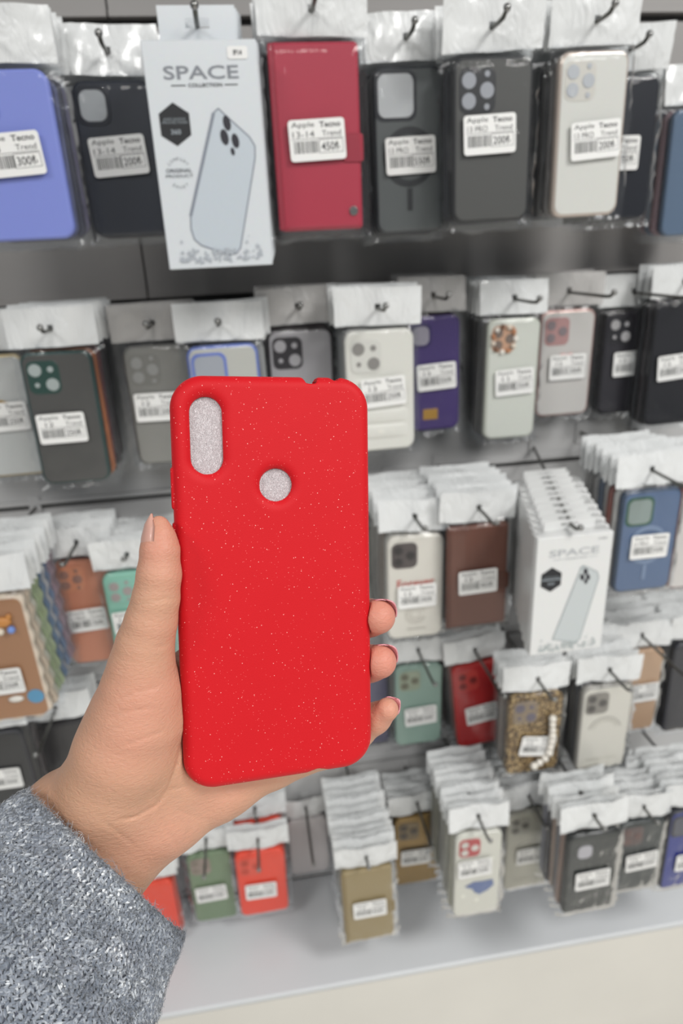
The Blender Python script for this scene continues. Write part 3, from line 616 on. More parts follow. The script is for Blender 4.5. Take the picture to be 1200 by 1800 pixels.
# ------------------------------------------------------------------ printed cartons
BOX_M = plastic('d9dee2', .3, coat=.3); BOX_M2 = plastic('e2e3e2', .35, coat=.2)
def carton(x, y, z_bot, w, h, t, detailed, label, group, dark, mat, th=.028):
    e = empty('phone_case_carton', (x, y+t/2, z_bot), label, 'box', group)
    body = slab(w, h, t, .0012, .0008); link('carton_body', body, e, (0, t/2, h/2), m=mat)
    # hang tab
    tb = MB(); k0, k1 = h+th*.42, h+th*.66; tb.box((-w*.34, 0, h), (w*.34, .0008, k0)); tb.box((-w*.34, 0, k0), (-.010, .0008, k1)); tb.box((.010, 0, k0), (w*.34, .0008, k1)); tb.box((-w*.34, 0, k1), (w*.34, .0008, h+th))
    link('hang_tab', tb.build('hang_tab'), e, (0, t/2-.001, 0), m=mat)
    if not detailed: return e
    y = -t/2-.0004
    C = (lambda a, b: (a*w, b*h))
    ink = INK if dark else plastic('7d8184', .6); g1 = plastic('878b92' if dark else 'b4b7ba', .6)
    mb = MB(); sx, sz = .02*w, .868*h
    put_text(mb, 'SPACE', sx-.025*w, sz, .66*w, .055*h, y, .012); link('brand_lettering', mb.build('brand_lettering'), e, m=g1)
    mb = MB(); put_text(mb, 'COLLECTION', sx, sz-.052*h, .30*w, .015*h, y, .015); mb.quad(sx-.30*w, sz-.054*h, sx-.17*w, sz-.050*h, y); mb.quad(sx+.17*w, sz-.054*h, sx+.29*w, sz-.050*h, y)
    link('collection_lettering', mb.build('collection_lettering'), e, m=ink if dark else g1)
    # hexagon badge
    hx, hz, hr = -.285*w, .655*h, .155*w
    mb = MB(); mb.poly([(hx+hr*math.sin(math.radians(60*k)), hz+hr*1.12*math.cos(math.radians(60*k))) for k in range(6)], y)
    bd = link('hexagon_badge', mb.build('hexagon_badge'), e, m=INK)
    mb = MB(); put_text(mb, 'ANTI-SHOCK', hx, hz+.022*h, .20*w, .011*h, y-.0003); put_text(mb, 'PROTECTION', hx, hz+.008*h, .22*w, .011*h, y-.0003); put_text(mb, '360', hx, hz-.032*h, .09*w, .022*h, y-.0003, .02)
    if not dark: mb.quad(hx-hr*.87, hz-.004*h, hx+hr*.87, hz+.004*h, y-.0003)
    link('badge_lettering', mb.build('badge_lettering'), bd, m=INK_L)
    if dark:
        mb = MB(); cx, cz, R0 = -.30*w, .444*h, .125*w
        for s, a0, a1 in (('COMPANY', 140, 40), ('SMART', 235, 305)):
            for i, ch in enumerate(s):
                a = math.radians(a0+(a1-a0)*i/(len(s)-1)); up = 1 if a0 < 200 else -1
                put_text(mb, ch, cx+R0*.85*math.cos(a), cz+R0*.95*math.sin(a), .018*w, .014*h, y, 0, a-math.pi/2 if up > 0 else a+math.pi/2)
        put_text(mb, 'ORIGINAL', cx, cz+.012*h, .235*w, .018*h, y, .02); put_text(mb, 'PRODUCT', cx, cz-.012*h, .25*w, .014*h, y, .01)
        link('round_stamp', mb.build('round_stamp'), e, m=INK_G)
    # picture of a clear case, leaning to the right
    P = [C(-.25, .19), C(-.24, .25), C(.07, .70), C(.115, .718), C(.15, .70), C(.375, .593), C(.418, .553), C(.41, .50), C(.20, .09), C(.16, .065), C(.08, .06), C(-.17, .11), C(-.23, .14)] if dark else \
        [C(-.20, .13), C(.10, .72), C(.14, .745), C(.33, .68), C(.36, .63), C(.18, .10), C(.12, .08)]
    mb = MB(); mb.poly(P, y); pic = link('case_picture', mb.build('case_picture'), e, m=plastic('c3ccd4' if dark else 'c6cccd', .4))
    mb = MB()
    for a, b in zip(P, P[1:]+P[:1]): mb.line(a, b, .011*w, y-.0002)
    mb.line(P[1], P[2], .026*w, y-.0003)
    link('picture_outline', mb.build('picture_outline'), pic, m=plastic('858b97' if dark else 'a2abad', .5))
    mb = MB()
    Ls = [(.18, .655, .95), (.147, .595, 1.0), (.243, .578, .92), (.21, .532, .5)] if dark else [(.17, .695, .8), (.13, .65, .8), (.21, .645, .75), (.185, .61, .6)]
    for a, b, k in Ls:
        c = C(a, b); mb.poly([(c[0]+.037*w*k*math.cos(q*math.pi/6)+.0*w, c[1]+.034*h*k*math.sin(q*math.pi/6)-.10*w*k*.3*math.cos(q*math.pi/6)*.5) for q in range(12)], y-.0005)
    link('picture_lenses', mb.build('picture_lenses'), pic, m=plastic('34333a', .3))
    mb = MB(); rg = random.Random(5)
    for k in range(90):
        a = rg.uniform(-.38, .40); b = abs(rg.gauss(0, .05))+.03 if abs(a) > .2 else rg.uniform(.025, .085); c = C(a, b); s = rg.uniform(.010, .042)*w
        a0 = rg.uniform(0, 6); mb.poly([(c[0]+s*rg.uniform(.5, 1)*math.cos(a0+q*2.1), c[1]+s*rg.uniform(.5, 1)*math.sin(a0+q*2.1)) for q in range(3)], y-.0005-.000002*k)
    link('picture_shards', mb.build('picture_shards'), pic, m=plastic('aeb4bb' if dark else 'b4bcbc', .5))
    if dark:
        stx = link('model_sticker', slab(.18*w, .052*h, .0004, .002, .0001), e, (.33*w, -t/2-.0003, .945*h), m=PAPER)
        mb = MB(); put_text(mb, 'IP14', 0, 0, .075*w, .022*h, -.0006, .02); link('print', mb.build('print'), stx, m=INK)
    else:
        mb = MB(); put_text(mb, '13 PRO', .36*w, .955*h, .12*w, .014*h, y); link('model_lettering', mb.build('model_lettering'), e, m=INK_G)
    return e
for i in range(4):
    carton(-.0125+i*.0022, -.27+i*.0205, 1.478+i*.003, .0945, .178, .018, i == 0,
           'tall white carton with a clear phone case picture in the top row' if i == 0 else ORD[i-1] + ' white carton behind the tall pictured carton in the top row', None if i == 0 else 'cartons behind the tall pictured one', True, BOX_M)
hook(-.0125, -.285, 1.478+.178+.015, 'wire hook carrying the tall white cartons in the top row')
for i in range(10):
    carton(.3405+i*.0050, -.31+i*.0186, 1.5-.4645+random.uniform(-.001, .001)*(i > 0), .088, .150, .018, i == 0,
           'front white carton of the deep stack right of the brown wallet' if i == 0 else ORD[i-1] + ' white carton queued behind the front one of the deep stack', None if i == 0 else 'deep stack of white cartons', False, BOX_M2, .012)
hook(.3405, -.318, 1.5-.4645+.158, 'wire hook carrying the deep stack of white cartons', .082)

# ------------------------------------------------------------------ iso-surface helper (surface nets)
def surface_nets(f, org, h):
    s = f < 0
    nx, ny, nz = f.shape
    idx = -np.ones((nx-1, ny-1, nz-1), np.int64)
    c = [s[i:nx-1+i, j:ny-1+j, k:nz-1+k] for i in (0, 1) for j in (0, 1) for k in (0, 1)]
    allin = np.logical_and.reduce(c); anyin = np.logical_or.reduce(c)
    cells = np.argwhere(anyin & ~allin); idx[tuple(cells.T)] = np.arange(len(cells))
    acc = np.zeros((len(cells), 3)); cnt = np.zeros(len(cells))
    cor = [(i, j, k) for i in (0, 1) for j in (0, 1) for k in (0, 1)]
    val = {q: f[cells[:, 0]+q[0], cells[:, 1]+q[1], cells[:, 2]+q[2]] for q in cor}
    for a in cor:
        for ax in range(3):
            if a[ax]: continue
            b = tuple(1 if i == ax else a[i] for i in range(3)); va, vb = val[a], val[b]
            m = (va < 0) != (vb < 0); t = np.where(m, va/np.where(m, va-vb, 1), 0)
            p = np.array(a, float)[None] + t[:, None]*np.eye(3)[ax][None]
            acc[m] += p[m]; cnt[m] += 1
    V = (cells + acc/cnt[:, None])*h + np.array(org)
    F = []
    for ax in range(3):
        u, w = (ax+1) % 3, (ax+2) % 3
        sl0 = [slice(None)]*3; sl1 = [slice(None)]*3; sl0[ax] = slice(0, -1); sl1[ax] = slice(1, None)
        A, B = s[tuple(sl0)], s[tuple(sl1)]
        e = np.argwhere(A != B)
        ok = (e[:, u] > 0) & (e[:, w] > 0) & (e[:, u] < f.shape[u]-1) & (e[:, w] < f.shape[w]-1); e = e[ok]
        flip = A[tuple(e.T)]
        def cell(du, dw):
            q = e.copy(); q[:, u] += du; q[:, w] += dw; return idx[tuple(q.T)]
        q = np.stack([cell(-1, -1), cell(0, -1), cell(0, 0), cell(-1, 0)], 1)
        q[~flip] = q[~flip][:, ::-1]; F.append(q)
    return V, np.concatenate(F)
def relax(V, F, it, lam=.5):
    e = np.concatenate([F[:, [0, 1]], F[:, [1, 2]], F[:, [2, 3]], F[:, [3, 0]]]); n = len(V)
    for k in range(it):
        S_ = np.zeros_like(V); c = np.zeros(n)
        for a, b in ((0, 1), (1, 0)):
            for d in range(3): S_[:, d] += np.bincount(e[:, a], V[e[:, b], d], n)
            c += np.bincount(e[:, a], minlength=n)
        V = V + (S_/c[:, None]-V)*(lam if k % 2 == 0 else -lam*1.03)
    return V
def np_mesh(name, V, F):
    me = bpy.data.meshes.new(name); me.vertices.add(len(V)); me.vertices.foreach_set('co', V.astype(np.float32).ravel())
    me.loops.add(F.size); me.loops.foreach_set('vertex_index', F.astype(np.int32).ravel())
    me.polygons.add(len(F)); me.polygons.foreach_set('loop_start', np.arange(0, F.size, F.shape[1], dtype=np.int32))
    me.update(calc_edges=True); me.polygons.foreach_set('use_smooth', np.ones(len(F), bool)); me.validate(); return me

# camera-frame millimetres (right, down, forward) to world metres
MC = np.array([CAM_R, -CAM_U, CAM_F])
def c2w(P): return (np.asarray(P)/1000.0) @ MC + np.array(EYE)

# ------------------------------------------------------------------ the red phone case
PA, PB, PC = math.radians(5.8), math.radians(-16.6), math.radians(-2.5)
PT = np.array([-24.6, 28.2, 267.8])
def rotm(a, b, c):
    ca, sa, cb, sb, cc, sc_ = math.cos(a), math.sin(a), math.cos(b), math.sin(b), math.cos(c), math.sin(c)
    return np.array([[cc, -sc_, 0], [sc_, cc, 0], [0, 0, 1]]) @ np.array([[cb, 0, sb], [0, 1, 0], [-sb, 0, cb]]) @ np.array([[1, 0, 0], [0, ca, -sa], [0, sa, ca]])
PR = rotm(PA, PB, PC)
PW, PH, PTH = 77.5, 161.0, 9.6
def rr2(x, y, w, h, r):
    qx = np.abs(x)-w/2+r; qy = np.abs(y)-h/2+r
    return np.hypot(np.maximum(qx, 0), np.maximum(qy, 0))+np.minimum(np.maximum(qx, qy), 0)-r
def smax(a, b, k):
    h = np.maximum(k-np.abs(a-b), 0)/k; return np.maximum(a, b)+h*h*k/4
def smin(a, b, k):
    h = np.maximum(k-np.abs(a-b), 0)/k; return np.minimum(a, b)-h*h*k/4
def case_solid(x, y, z, grow=0.0):
    d2 = rr2(x, y, PW, PH, 12.5)-grow; rf = 4.3
    a = d2+rf; b = np.abs(z-PTH/2)-PTH/2-grow+rf
    return np.hypot(np.maximum(a, 0), np.maximum(b, 0))+np.minimum(np.maximum(a, b), 0)-rf
def px2local(px, py):
    """pixel -> point on the visible back face of the case, in the case's own millimetres"""
    r = np.array([(px-600)/1200, (py-900)/1200, 1.0]); n = PR[:, 2]
    t = PT.dot(n)/r.dot(n); return PR.T @ (r*t-PT)
SLOT_C = px2local(363.5, 766); FP_C = px2local(486, 853)
def build_red_case():
    h = .5
    xs = np.arange(-PW/2-3, PW/2+3, h); ys = np.arange(-PH/2-3, PH/2+3, h); zs = np.arange(-2.0, PTH+2, h)
    X, Y, Z = np.meshgrid(xs.astype(np.float32), ys.astype(np.float32), zs.astype(np.float32), indexing='ij')
    f = case_solid(X, Y, Z)
    # volume keys on the left long side
    for y0, L in ((-38.5, 15.0), (-20.5, 9.0)):
        key = np.maximum(np.maximum(np.abs(Y-y0)-L/2, np.abs(Z-PTH/2)-2.0), np.abs(X+PW/2-.2)-.85); f = smin(f, key, .8)
    # dips for the jack and the microphone on the top side
    for x0, r in ((px2local(547, 662)[0], 3.0), (px2local(591, 662)[0], 1.9)):
        f = smax(f, -(np.hypot(X-x0, (Z-PTH*.5)*.62)-r+np.maximum(Y+PH/2-2.6, 0)*3), .8)
    for x0, r in ((px2local(560, 1362)[0], 4.4), (px2local(520, 1368)[0], 1.6)):
        f = smax(f, -(np.hypot((X-x0)*.8, (Z-PTH*.62)*.9)-r+np.maximum(-(Y-PH/2+2.6), 0)*3), .8)
    # camera slot and fingerprint opening with rounded rims
    sl = rr2(X-SLOT_C[0], Y-SLOT_C[1], 10.6, 27.6, 5.3); fp = np.hypot(X-FP_C[0], Y-FP_C[1])-5.8
    f = smax(f, -sl, 5.0); f = smax(f, -fp, 4.6)
    # hollow inside, open towards the far side
    cav = np.maximum(rr2(X, Y, PW-3.6, PH-3.6, 10.7), -(Z-2.7)); lip = np.maximum(rr2(X, Y, PW-5.6, PH-5.6, 9.5), -(Z-2.7))
    f = smax(f, -np.maximum(cav, Z-(PTH-1.3)), .5); f = smax(f, -lip, .5)
    V, F = surface_nets(f, (xs[0], ys[0], zs[0]), h)
    return relax(V, F, 4), F
def speckle_mat():
    m = bpy.data.materials.new('red_silicone'); nt, N, L, b = nodes_of(m)
    tc = N.new('ShaderNodeTexCoord')
    def specks(scale, thr, keep):
        vo = N.new('ShaderNodeTexVoronoi'); vo.inputs['Scale'].default_value = scale; L.new(tc.outputs['Object'], vo.inputs['Vector'])
        lt = N.new('ShaderNodeMath'); lt.operation = 'LESS_THAN'; lt.inputs[1].default_value = thr; L.new(vo.outputs['Distance'], lt.inputs[0])
        sp = N.new('ShaderNodeSeparateColor'); L.new(vo.outputs['Color'], sp.inputs[0])
        gt = N.new('ShaderNodeMath'); gt.operation = 'GREATER_THAN'; gt.inputs[1].default_value = keep; L.new(sp.outputs[0], gt.inputs[0])
        mu = N.new('ShaderNodeMath'); mu.operation = 'MULTIPLY'; L.new(lt.outputs[0], mu.inputs[0]); L.new(gt.outputs[0], mu.inputs[1]); return mu
    a, c = specks(470, .080, .22), specks(760, .105, .15)
    nz = N.new('ShaderNodeTexNoise'); nz.inputs['Scale'].default_value = 55; L.new(tc.outputs['Object'], nz.inputs['Vector'])
    base = N.new('ShaderNodeMix'); base.data_type = 'RGBA'; base.inputs[6].default_value = lin('c40d18'); base.inputs[7].default_value = lin('ca101c'); L.new(nz.outputs['Fac'], base.inputs['Factor'])
    m1 = N.new('ShaderNodeMix'); m1.data_type = 'RGBA'; L.new(base.outputs[2], m1.inputs[6]); m1.inputs[7].default_value = lin('ffb8b0'); L.new(a.outputs[0], m1.inputs['Factor'])
    m2 = N.new('ShaderNodeMix'); m2.data_type = 'RGBA'; L.new(m1.outputs[2], m2.inputs[6]); m2.inputs[7].default_value = lin('ee6a68'); L.new(c.outputs[0], m2.inputs['Factor'])
    L.new(m2.outputs[2], b.inputs['Base Color'])
    b.inputs['Roughness'].default_value = .58; b.inputs['Specular IOR Level'].default_value = .26
    b.inputs['Sheen Weight'].default_value = .13; b.inputs['Sheen Roughness'].default_value = .5; b.inputs['Sheen Tint'].default_value = lin('ff9090')
    n2 = N.new('ShaderNodeTexNoise'); n2.inputs['Scale'].default_value = 2600; L.new(tc.outputs['Object'], n2.inputs['Vector'])
    bp = N.new('ShaderNodeBump'); bp.inputs['Strength'].default_value = .12; bp.inputs['Distance'].default_value = .0005
    L.new(n2.outputs['Fac'], bp.inputs['Height']); L.new(bp.outputs['Normal'], b.inputs['Normal'])
    return m
V, F = build_red_case()
PHONE_M = Matrix(((PR.T @ MC).T).tolist()).to_4x4() if False else None
# local axes of the case expressed in the world
AX = (PR.T @ MC)                     # rows: world direction of local x, y, z
mwp = Matrix(AX.T.tolist()).to_4x4(); mwp.translation = Vector(c2w(PT))
red = link('phone_case', np_mesh('phone_case', V/1000.0, F), m=speckle_mat()); red.matrix_world = mwp
tag(red, 'bright red speckled silicone phone case held up in the hand', 'phone case')
# white foam padding inside, seen through the two openings
def foam_mat():
    m = bpy.data.materials.new('white_foam'); nt, N, L, b = nodes_of(m)
    tc = N.new('ShaderNodeTexCoord'); mp = N.new('ShaderNodeMapping'); mp.inputs['Scale'].default_value = (1900, 560, 900); mp.inputs['Rotation'].default_value = (0, 0, .6)
    nz = N.new('ShaderNodeTexNoise'); nz.inputs['Scale'].default_value = 1; nz.inputs['Detail'].default_value = 3; nz.inputs['Distortion'].default_value = 2.5
    L.new(tc.outputs['Object'], mp.inputs['Vector']); L.new(mp.outputs['Vector'], nz.inputs['Vector'])
    rp = N.new('ShaderNodeValToRGB'); rp.color_ramp.elements[0].position = .36; rp.color_ramp.elements[0].color = lin('c4babd'); rp.color_ramp.elements[1].position = .66; rp.color_ramp.elements[1].color = lin('f4f0f2')
    L.new(nz.outputs['Fac'], rp.inputs['Fac']); L.new(rp.outputs['Color'], b.inputs['Base Color'])
    b.inputs['Roughness'].default_value = .35; b.inputs['Coat Weight'].default_value = .3
    bp = N.new('ShaderNodeBump'); bp.inputs['Strength'].default_value = .8; bp.inputs['Distance'].default_value = .0012
    L.new(nz.outputs['Fac'], bp.inputs['Height']); L.new(bp.outputs['Normal'], b.inputs['Normal'])
    return m
fm = slab(.0730, .1560, .0045, .010, .001)
foam = link('foam_sheet', fm, m=foam_mat())
foam.matrix_world = mwp @ Matrix.Translation((0, 0, .0029)) @ Matrix.Rotation(-math.pi/2, 4, 'X') @ Matrix.Scale(1, 4)
tag(foam, 'white fibrous foam padding seen through the two openings of the red case', 'padding')

# ------------------------------------------------------------------ hand
def HP(px, py, z): return np.array([(px-600)/1200*z, (py-900)/1200*z, z], float)
THUMB = [(279, 921, 250.5, 2.9), (280, 938, 250.2, 4.9), (281, 966, 250, 6.6), (279.5, 1010, 250.5, 7.55), (274, 1052, 252, 8.1), (265.5, 1092, 254, 9.1), (255, 1132, 256.5, 10.3), (249, 1172, 259, 12.0), (247, 1215, 262, 15.0), (241, 1262, 265, 17.7), (222, 1318, 268, 19.6), (196, 1375, 272, 19.8)]
PALM = [[(214, 1488, 284, 16.8), (288, 1430, 287, 16.0), (388, 1378, 293, 13.4), (480, 1345, 296, 9.5)],
        [(122, 1432, 279, 17.2), (200, 1400, 281, 18), (270, 1360, 285, 17), (345, 1290, 288, 15), (440, 1290, 292, 11.0)],
        [(165, 1462, 281, 19), (250, 1420, 284, 18), (320, 1350, 287, 16), (400, 1300, 291, 13)],
        [(240, 1262, 272, 15), (300, 1220, 280, 12), (350, 1180, 283, 10.2)],
        [(345, 1290, 288, 15), (372, 1215, 286, 12), (350, 1180, 283, 10.2)],
        [(345, 1290, 288, 15), (395, 1225, 288, 11.0)]]
ARM = [[(122, 1432, 279, 17.2), (-60, 1590, 250, 19)], [(214, 1488, 284, 16.8), (70, 1700, 258, 19)], [(165, 1462, 281, 18), (0, 1650, 252, 19)]]
FING = [[(350, 1180, 283, 10.2), (470, 1052, 287.5, 8.6), (540, 980, 291.5, 7.6), (590, 930, 293.5, 6.4)],
        [(395, 1225, 288, 11.0), (540, 1140, 294.5, 8.8), (618, 1098, 297.5, 7.9), (650, 1086, 292, 7.6), (664, 1084, 285.5, 7.3)],
        [(440, 1290, 292, 10.5), (550, 1222, 298.0, 8.6), (622, 1178, 300, 7.8), (652, 1166, 294.5, 7.4), (667, 1163, 288.5, 7.1)],
        [(480, 1345, 296, 9.5), (570, 1318, 302, 7.6), (628, 1288, 302.5, 6.8), (660, 1262, 296.5, 6.3), (680, 1247, 291.5, 4.9)]]
CREASE = [([(236, 1064), (270, 1058), (312, 1048)], .30), ([(262, 1142), (285, 1136), (304, 1128)], .30),
          ([(196, 1238), (240, 1216), (290, 1204)], .32), ([(184, 1268), (225, 1250), (282, 1243)], .30), ([(205, 1316), (245, 1300), (300, 1280)], .30), ([(188, 1332), (225, 1322)], .25), ([(180, 1292), (230, 1270)], .2),
          ([(322, 1290), (312, 1340), (296, 1385), (274, 1416), (238, 1436), (205, 1442)], .55), ([(274, 1416), (300, 1388), (340, 1378)], .35), ([(274, 1416), (262, 1380)], .25),
          ([(274, 1416), (292, 1460), (312, 1490)], .25), ([(395, 1384), (402, 1405), (398, 1428)], .3), ([(332, 1440), (330, 1466), (322, 1486)], .35), ([(170, 1436), (205, 1462), (240, 1490)], .3), ([(300, 1420), (340, 1435), (372, 1448)], .2)]
def build_hand():
    h = .75
    lo = np.array([-172., -4., 234.]); hi = np.array([32., 196., 318.])
    ax = [np.arange(lo[i], hi[i], h).astype(np.float32) for i in range(3)]
    shp = tuple(len(a) for a in ax)
    def new(): return np.full(shp, 60.0, np.float32)
    def cone(fld, a, b, k):
        A, B = HP(*a[:3]), HP(*b[:3]); ra, rb = a[3], b[3]; m = max(ra, rb)+k+4
        mn, mx_ = np.minimum(A, B)-m, np.maximum(A, B)+m
        sl = tuple(slice(*np.clip(np.searchsorted(ax[i], (mn[i], mx_[i])), 0, shp[i])) for i in range(3))
        if any(s.stop <= s.start for s in sl): return
        X, Y, Z = np.meshgrid(*(ax[i][sl[i]] for i in range(3)), indexing='ij')
        d = B-A; t = np.clip(((X-A[0])*d[0]+(Y-A[1])*d[1]+(Z-A[2])*d[2])/d.dot(d), 0, 1)
        v = np.sqrt((X-A[0]-t*d[0])**2+(Y-A[1]-t*d[1])**2+(Z-A[2]-t*d[2])**2)-(ra+(rb-ra)*t)
        fld[sl] = smin(fld[sl], v, k)
    body = new()
    for ch in PALM+ARM:
        for a, b in zip(ch, ch[1:]): cone(body, a, b, 7.0)
    th = new()
    for a, b in zip(THUMB, THUMB[1:]): cone(th, a, b, 3.0)
    f = smin(body, th, 9.0)
    for ch in FING:
        g = new()
        for a, b in zip(ch, ch[1:]): cone(g, a, b, 2.5)
        f = smin(f, g, 3.0)
    X, Y, Z = np.meshgrid(*ax, indexing='ij')
    U = 600+1200*X/Z; Vv = 900+1200*Y/Z
    near = np.abs(f) < 3; G = np.zeros(shp, np.float32)
    for pts, dep in CREASE:
        P = np.array(pts, float); u0, v0 = P.min(0)-12; u1, v1 = P.max(0)+12
        m = near & (U > u0) & (U < u1) & (Vv > v0) & (Vv < v1) & (Z < 283)
        if not m.any(): continue
        u, v = U[m], Vv[m]; best = np.full(u.shape, 1e3)
        for a, b in zip(P, P[1:]):
            d = b-a; t = np.clip(((u-a[0])*d[0]+(v-a[1])*d[1])/d.dot(d), 0, 1); best = np.minimum(best, np.hypot(u-a[0]-t*d[0], v-a[1]-t*d[1]))
        q0, q1 = P[0], P[-1]; fade = np.clip(np.minimum(np.hypot(u-q0[0], v-q0[1]), np.hypot(u-q1[0], v-q1[1]))/22, .15, 1)
        G[m] = np.maximum(G[m], dep*1.35*fade*np.exp(-(best/2.6)**2))
    f += G
    # flesh gives way where it presses on the case
    Q = np.stack([X-PT[0], Y-PT[1], Z-PT[2]], -1) @ PR
    f = smax(f, -case_solid(Q[..., 0], Q[..., 1], Q[..., 2], .15), 1.2)
    V, F = surface_nets(f, lo, h)
    return relax(V, F, 6, .55), F
def skin_mat():
    m = bpy.data.materials.new('skin'); nt, N, L, b = nodes_of(m)
    tc = N.new('ShaderNodeTexCoord'); at = N.new('ShaderNodeAttribute'); at.attribute_name = 'blush_and_shade'
    nz = N.new('ShaderNodeTexNoise'); nz.inputs['Scale'].default_value = 38; nz.inputs['Detail'].default_value = 6; L.new(tc.outputs['Object'], nz.inputs['Vector'])
    a = N.new('ShaderNodeMix'); a.data_type = 'RGBA'; a.inputs[6].default_value = lin('bf9679'); a.inputs[7].default_value = lin('d1a188'); L.new(nz.outputs['Fac'], a.inputs['Factor'])
    c = N.new('ShaderNodeMix'); c.data_type = 'RGBA'; L.new(a.outputs[2], c.inputs[6]); c.inputs[7].default_value = lin('cf8474'); L.new(at.outputs['Fac'], c.inputs['Factor'])
    L.new(c.outputs[2], b.inputs['Base Color'])
    b.inputs['Roughness'].default_value = .48; b.inputs['Specular IOR Level'].default_value = .35
    b.inputs['Subsurface Weight'].default_value = .25; b.inputs['Subsurface Radius'].default_value = (1, .35, .2); b.inputs['Subsurface Scale'].default_value = .004
    mp = N.new('ShaderNodeMapping'); mp.inputs['Scale'].default_value = (420, 420, 900); mp.inputs['Rotation'].default_value = (.3, .5, .2); L.new(tc.outputs['Object'], mp.inputs['Vector'])
    n2 = N.new('ShaderNodeTexNoise'); n2.inputs['Scale'].default_value = 1; n2.inputs['Detail'].default_value = 4; n2.inputs['Distortion'].default_value = .8; L.new(mp.outputs['Vector'], n2.inputs['Vector'])
    bp = N.new('ShaderNodeBump'); bp.inputs['Strength'].default_value = .42; bp.inputs['Distance'].default_value = .001
    L.new(n2.outputs['Fac'], bp.inputs['Height']); L.new(bp.outputs['Normal'], b.inputs['Normal'])
    return m
HV, HF = build_hand()
ORG = Vector(c2w(HP(165, 1462, 281)))
person = empty('person', ORG, 'hand with a grey knitted sleeve holding up the red case', 'person')
hm = np_mesh('hand', c2w(HV)-np.array(ORG), HF)
def blush_and_shade(P):
    v = np.zeros(len(P))
    for (px, py, z, r, k) in ((668, 1085, 286, 14, .95), (670, 1163, 289, 14, 1.0), (678, 1250, 292, 12, .5), (283, 955, 246, 13, .55), (300, 1000, 248, 10, .4), (258, 1240, 250, 19, .38), (240, 1300, 250, 17, .34), (285, 1475, 272, 18, .28), (390, 1400, 280, 18, .22), (312, 1170, 275, 10, .5), (300, 1110, 250, 12, .25)):  # skin flush; middle and ring fingertips also carry painted shade and red bounce
        d = np.linalg.norm(P-HP(px, py, z), axis=1)/r; v = np.maximum(v, k*np.exp(-d*d))
    return v
at = hm.attributes.new('blush_and_shade', 'FLOAT', 'POINT'); at.data.foreach_set('value', blush_and_shade(HV).astype(np.float32))
hand = link('hand', hm, person, m=skin_mat()); tag(hand, 'bare left hand with the thumb along the case edge')
def nail(a, b, rad, ndir, L0, L1, half, mat, over=.35, tip=1.5):
    """curved nail plate on a finger: axis a->b, nail centre direction ndir"""
    A, B = HP(*a), HP(*b); t = B-A; t /= np.linalg.norm(t); n = np.array(ndir, float); n -= t*n.dot(t); n /= np.linalg.norm(n); s = np.cross(t, n)
    nu, nv = 11, 15; v = []; f = []
    for lay, off in ((0, over), (1, over-.55)):
        for j in range(nv):
            q = j/(nv-1); along = L0+(L1-L0)*q
            wd = half*(1-.04*q) if q < .7 else half*(.97-.55*((q-.7)/.3)**2); r = (float(np.interp(q, [p[0] for p in rad], [p[1] for p in rad])) if isinstance(rad, list) else rad*(1-.10*q*q))+off
            if q < .12: wd *= .80+.2*q/.12
            for i in range(nu):
                p = math.radians(wd*(i/(nu-1)*2-1)); e = -tip*(i/(nu-1)*2-1)**2*(q > .6)*(q-.6)/.4
                v.append(B+t*(along+e)+(n*math.cos(p)+s*math.sin(p))*r)
    def ix(l, j, i): return l*nu*nv+j*nu+i
    for j in range(nv-1):
        for i in range(nu-1):
            f.append((ix(0, j, i), ix(0, j, i+1), ix(0, j+1, i+1), ix(0, j+1, i))); f.append((ix(1, j, i), ix(1, j+1, i), ix(1, j+1, i+1), ix(1, j, i+1)))
    for j in range(nv-1):
        for i in (0, nu-1): f.append((ix(0, j, i), ix(0, j+1, i), ix(1, j+1, i), ix(1, j, i)))
    for i in range(nu-1):
        for j in (0, nv-1): f.append((ix(0, j, i), ix(0, j, i+1), ix(1, j, i+1), ix(1, j, i)))
    W_ = c2w(np.array(v))-np.array(ORG)
    me = mesh('fingernail', W_, f, True)
    return link('fingernail', me, person, m=mat)
NAIL_PINK = plastic('dd99a0', .2, coat=.6); NAIL_BARE = plastic('cf9f90', .3, coat=.4)
tag(nail((281, 975, 250), (280, 931, 250.3), [(0, 6.5), (.2, 6.85), (.5, 6.25), (.8, 4.9), (1, 2.8)], (-1, -.02, -.75), -11.5, 6.0, 52, NAIL_BARE, .30, 2.0), 'long natural thumbnail')
tag(nail((650, 1086, 292), (664, 1084, 285.5), 7.3, (.55, -.75, .35), -6, 6.8, 58, NAIL_PINK), 'glossy pink fingernail')
tag(nail((652, 1166, 294.5), (667, 1163, 288.5), 7.1, (.60, -.70, .35), -6, 6.6, 58, NAIL_PINK), 'glossy pink fingernail')
tag(nail((660, 1262, 296.5), (680, 1247, 291.5), 5.0, (.75, -.35, .6), -5, 4.8, 60, NAIL_PINK), 'glossy pink fingernail')

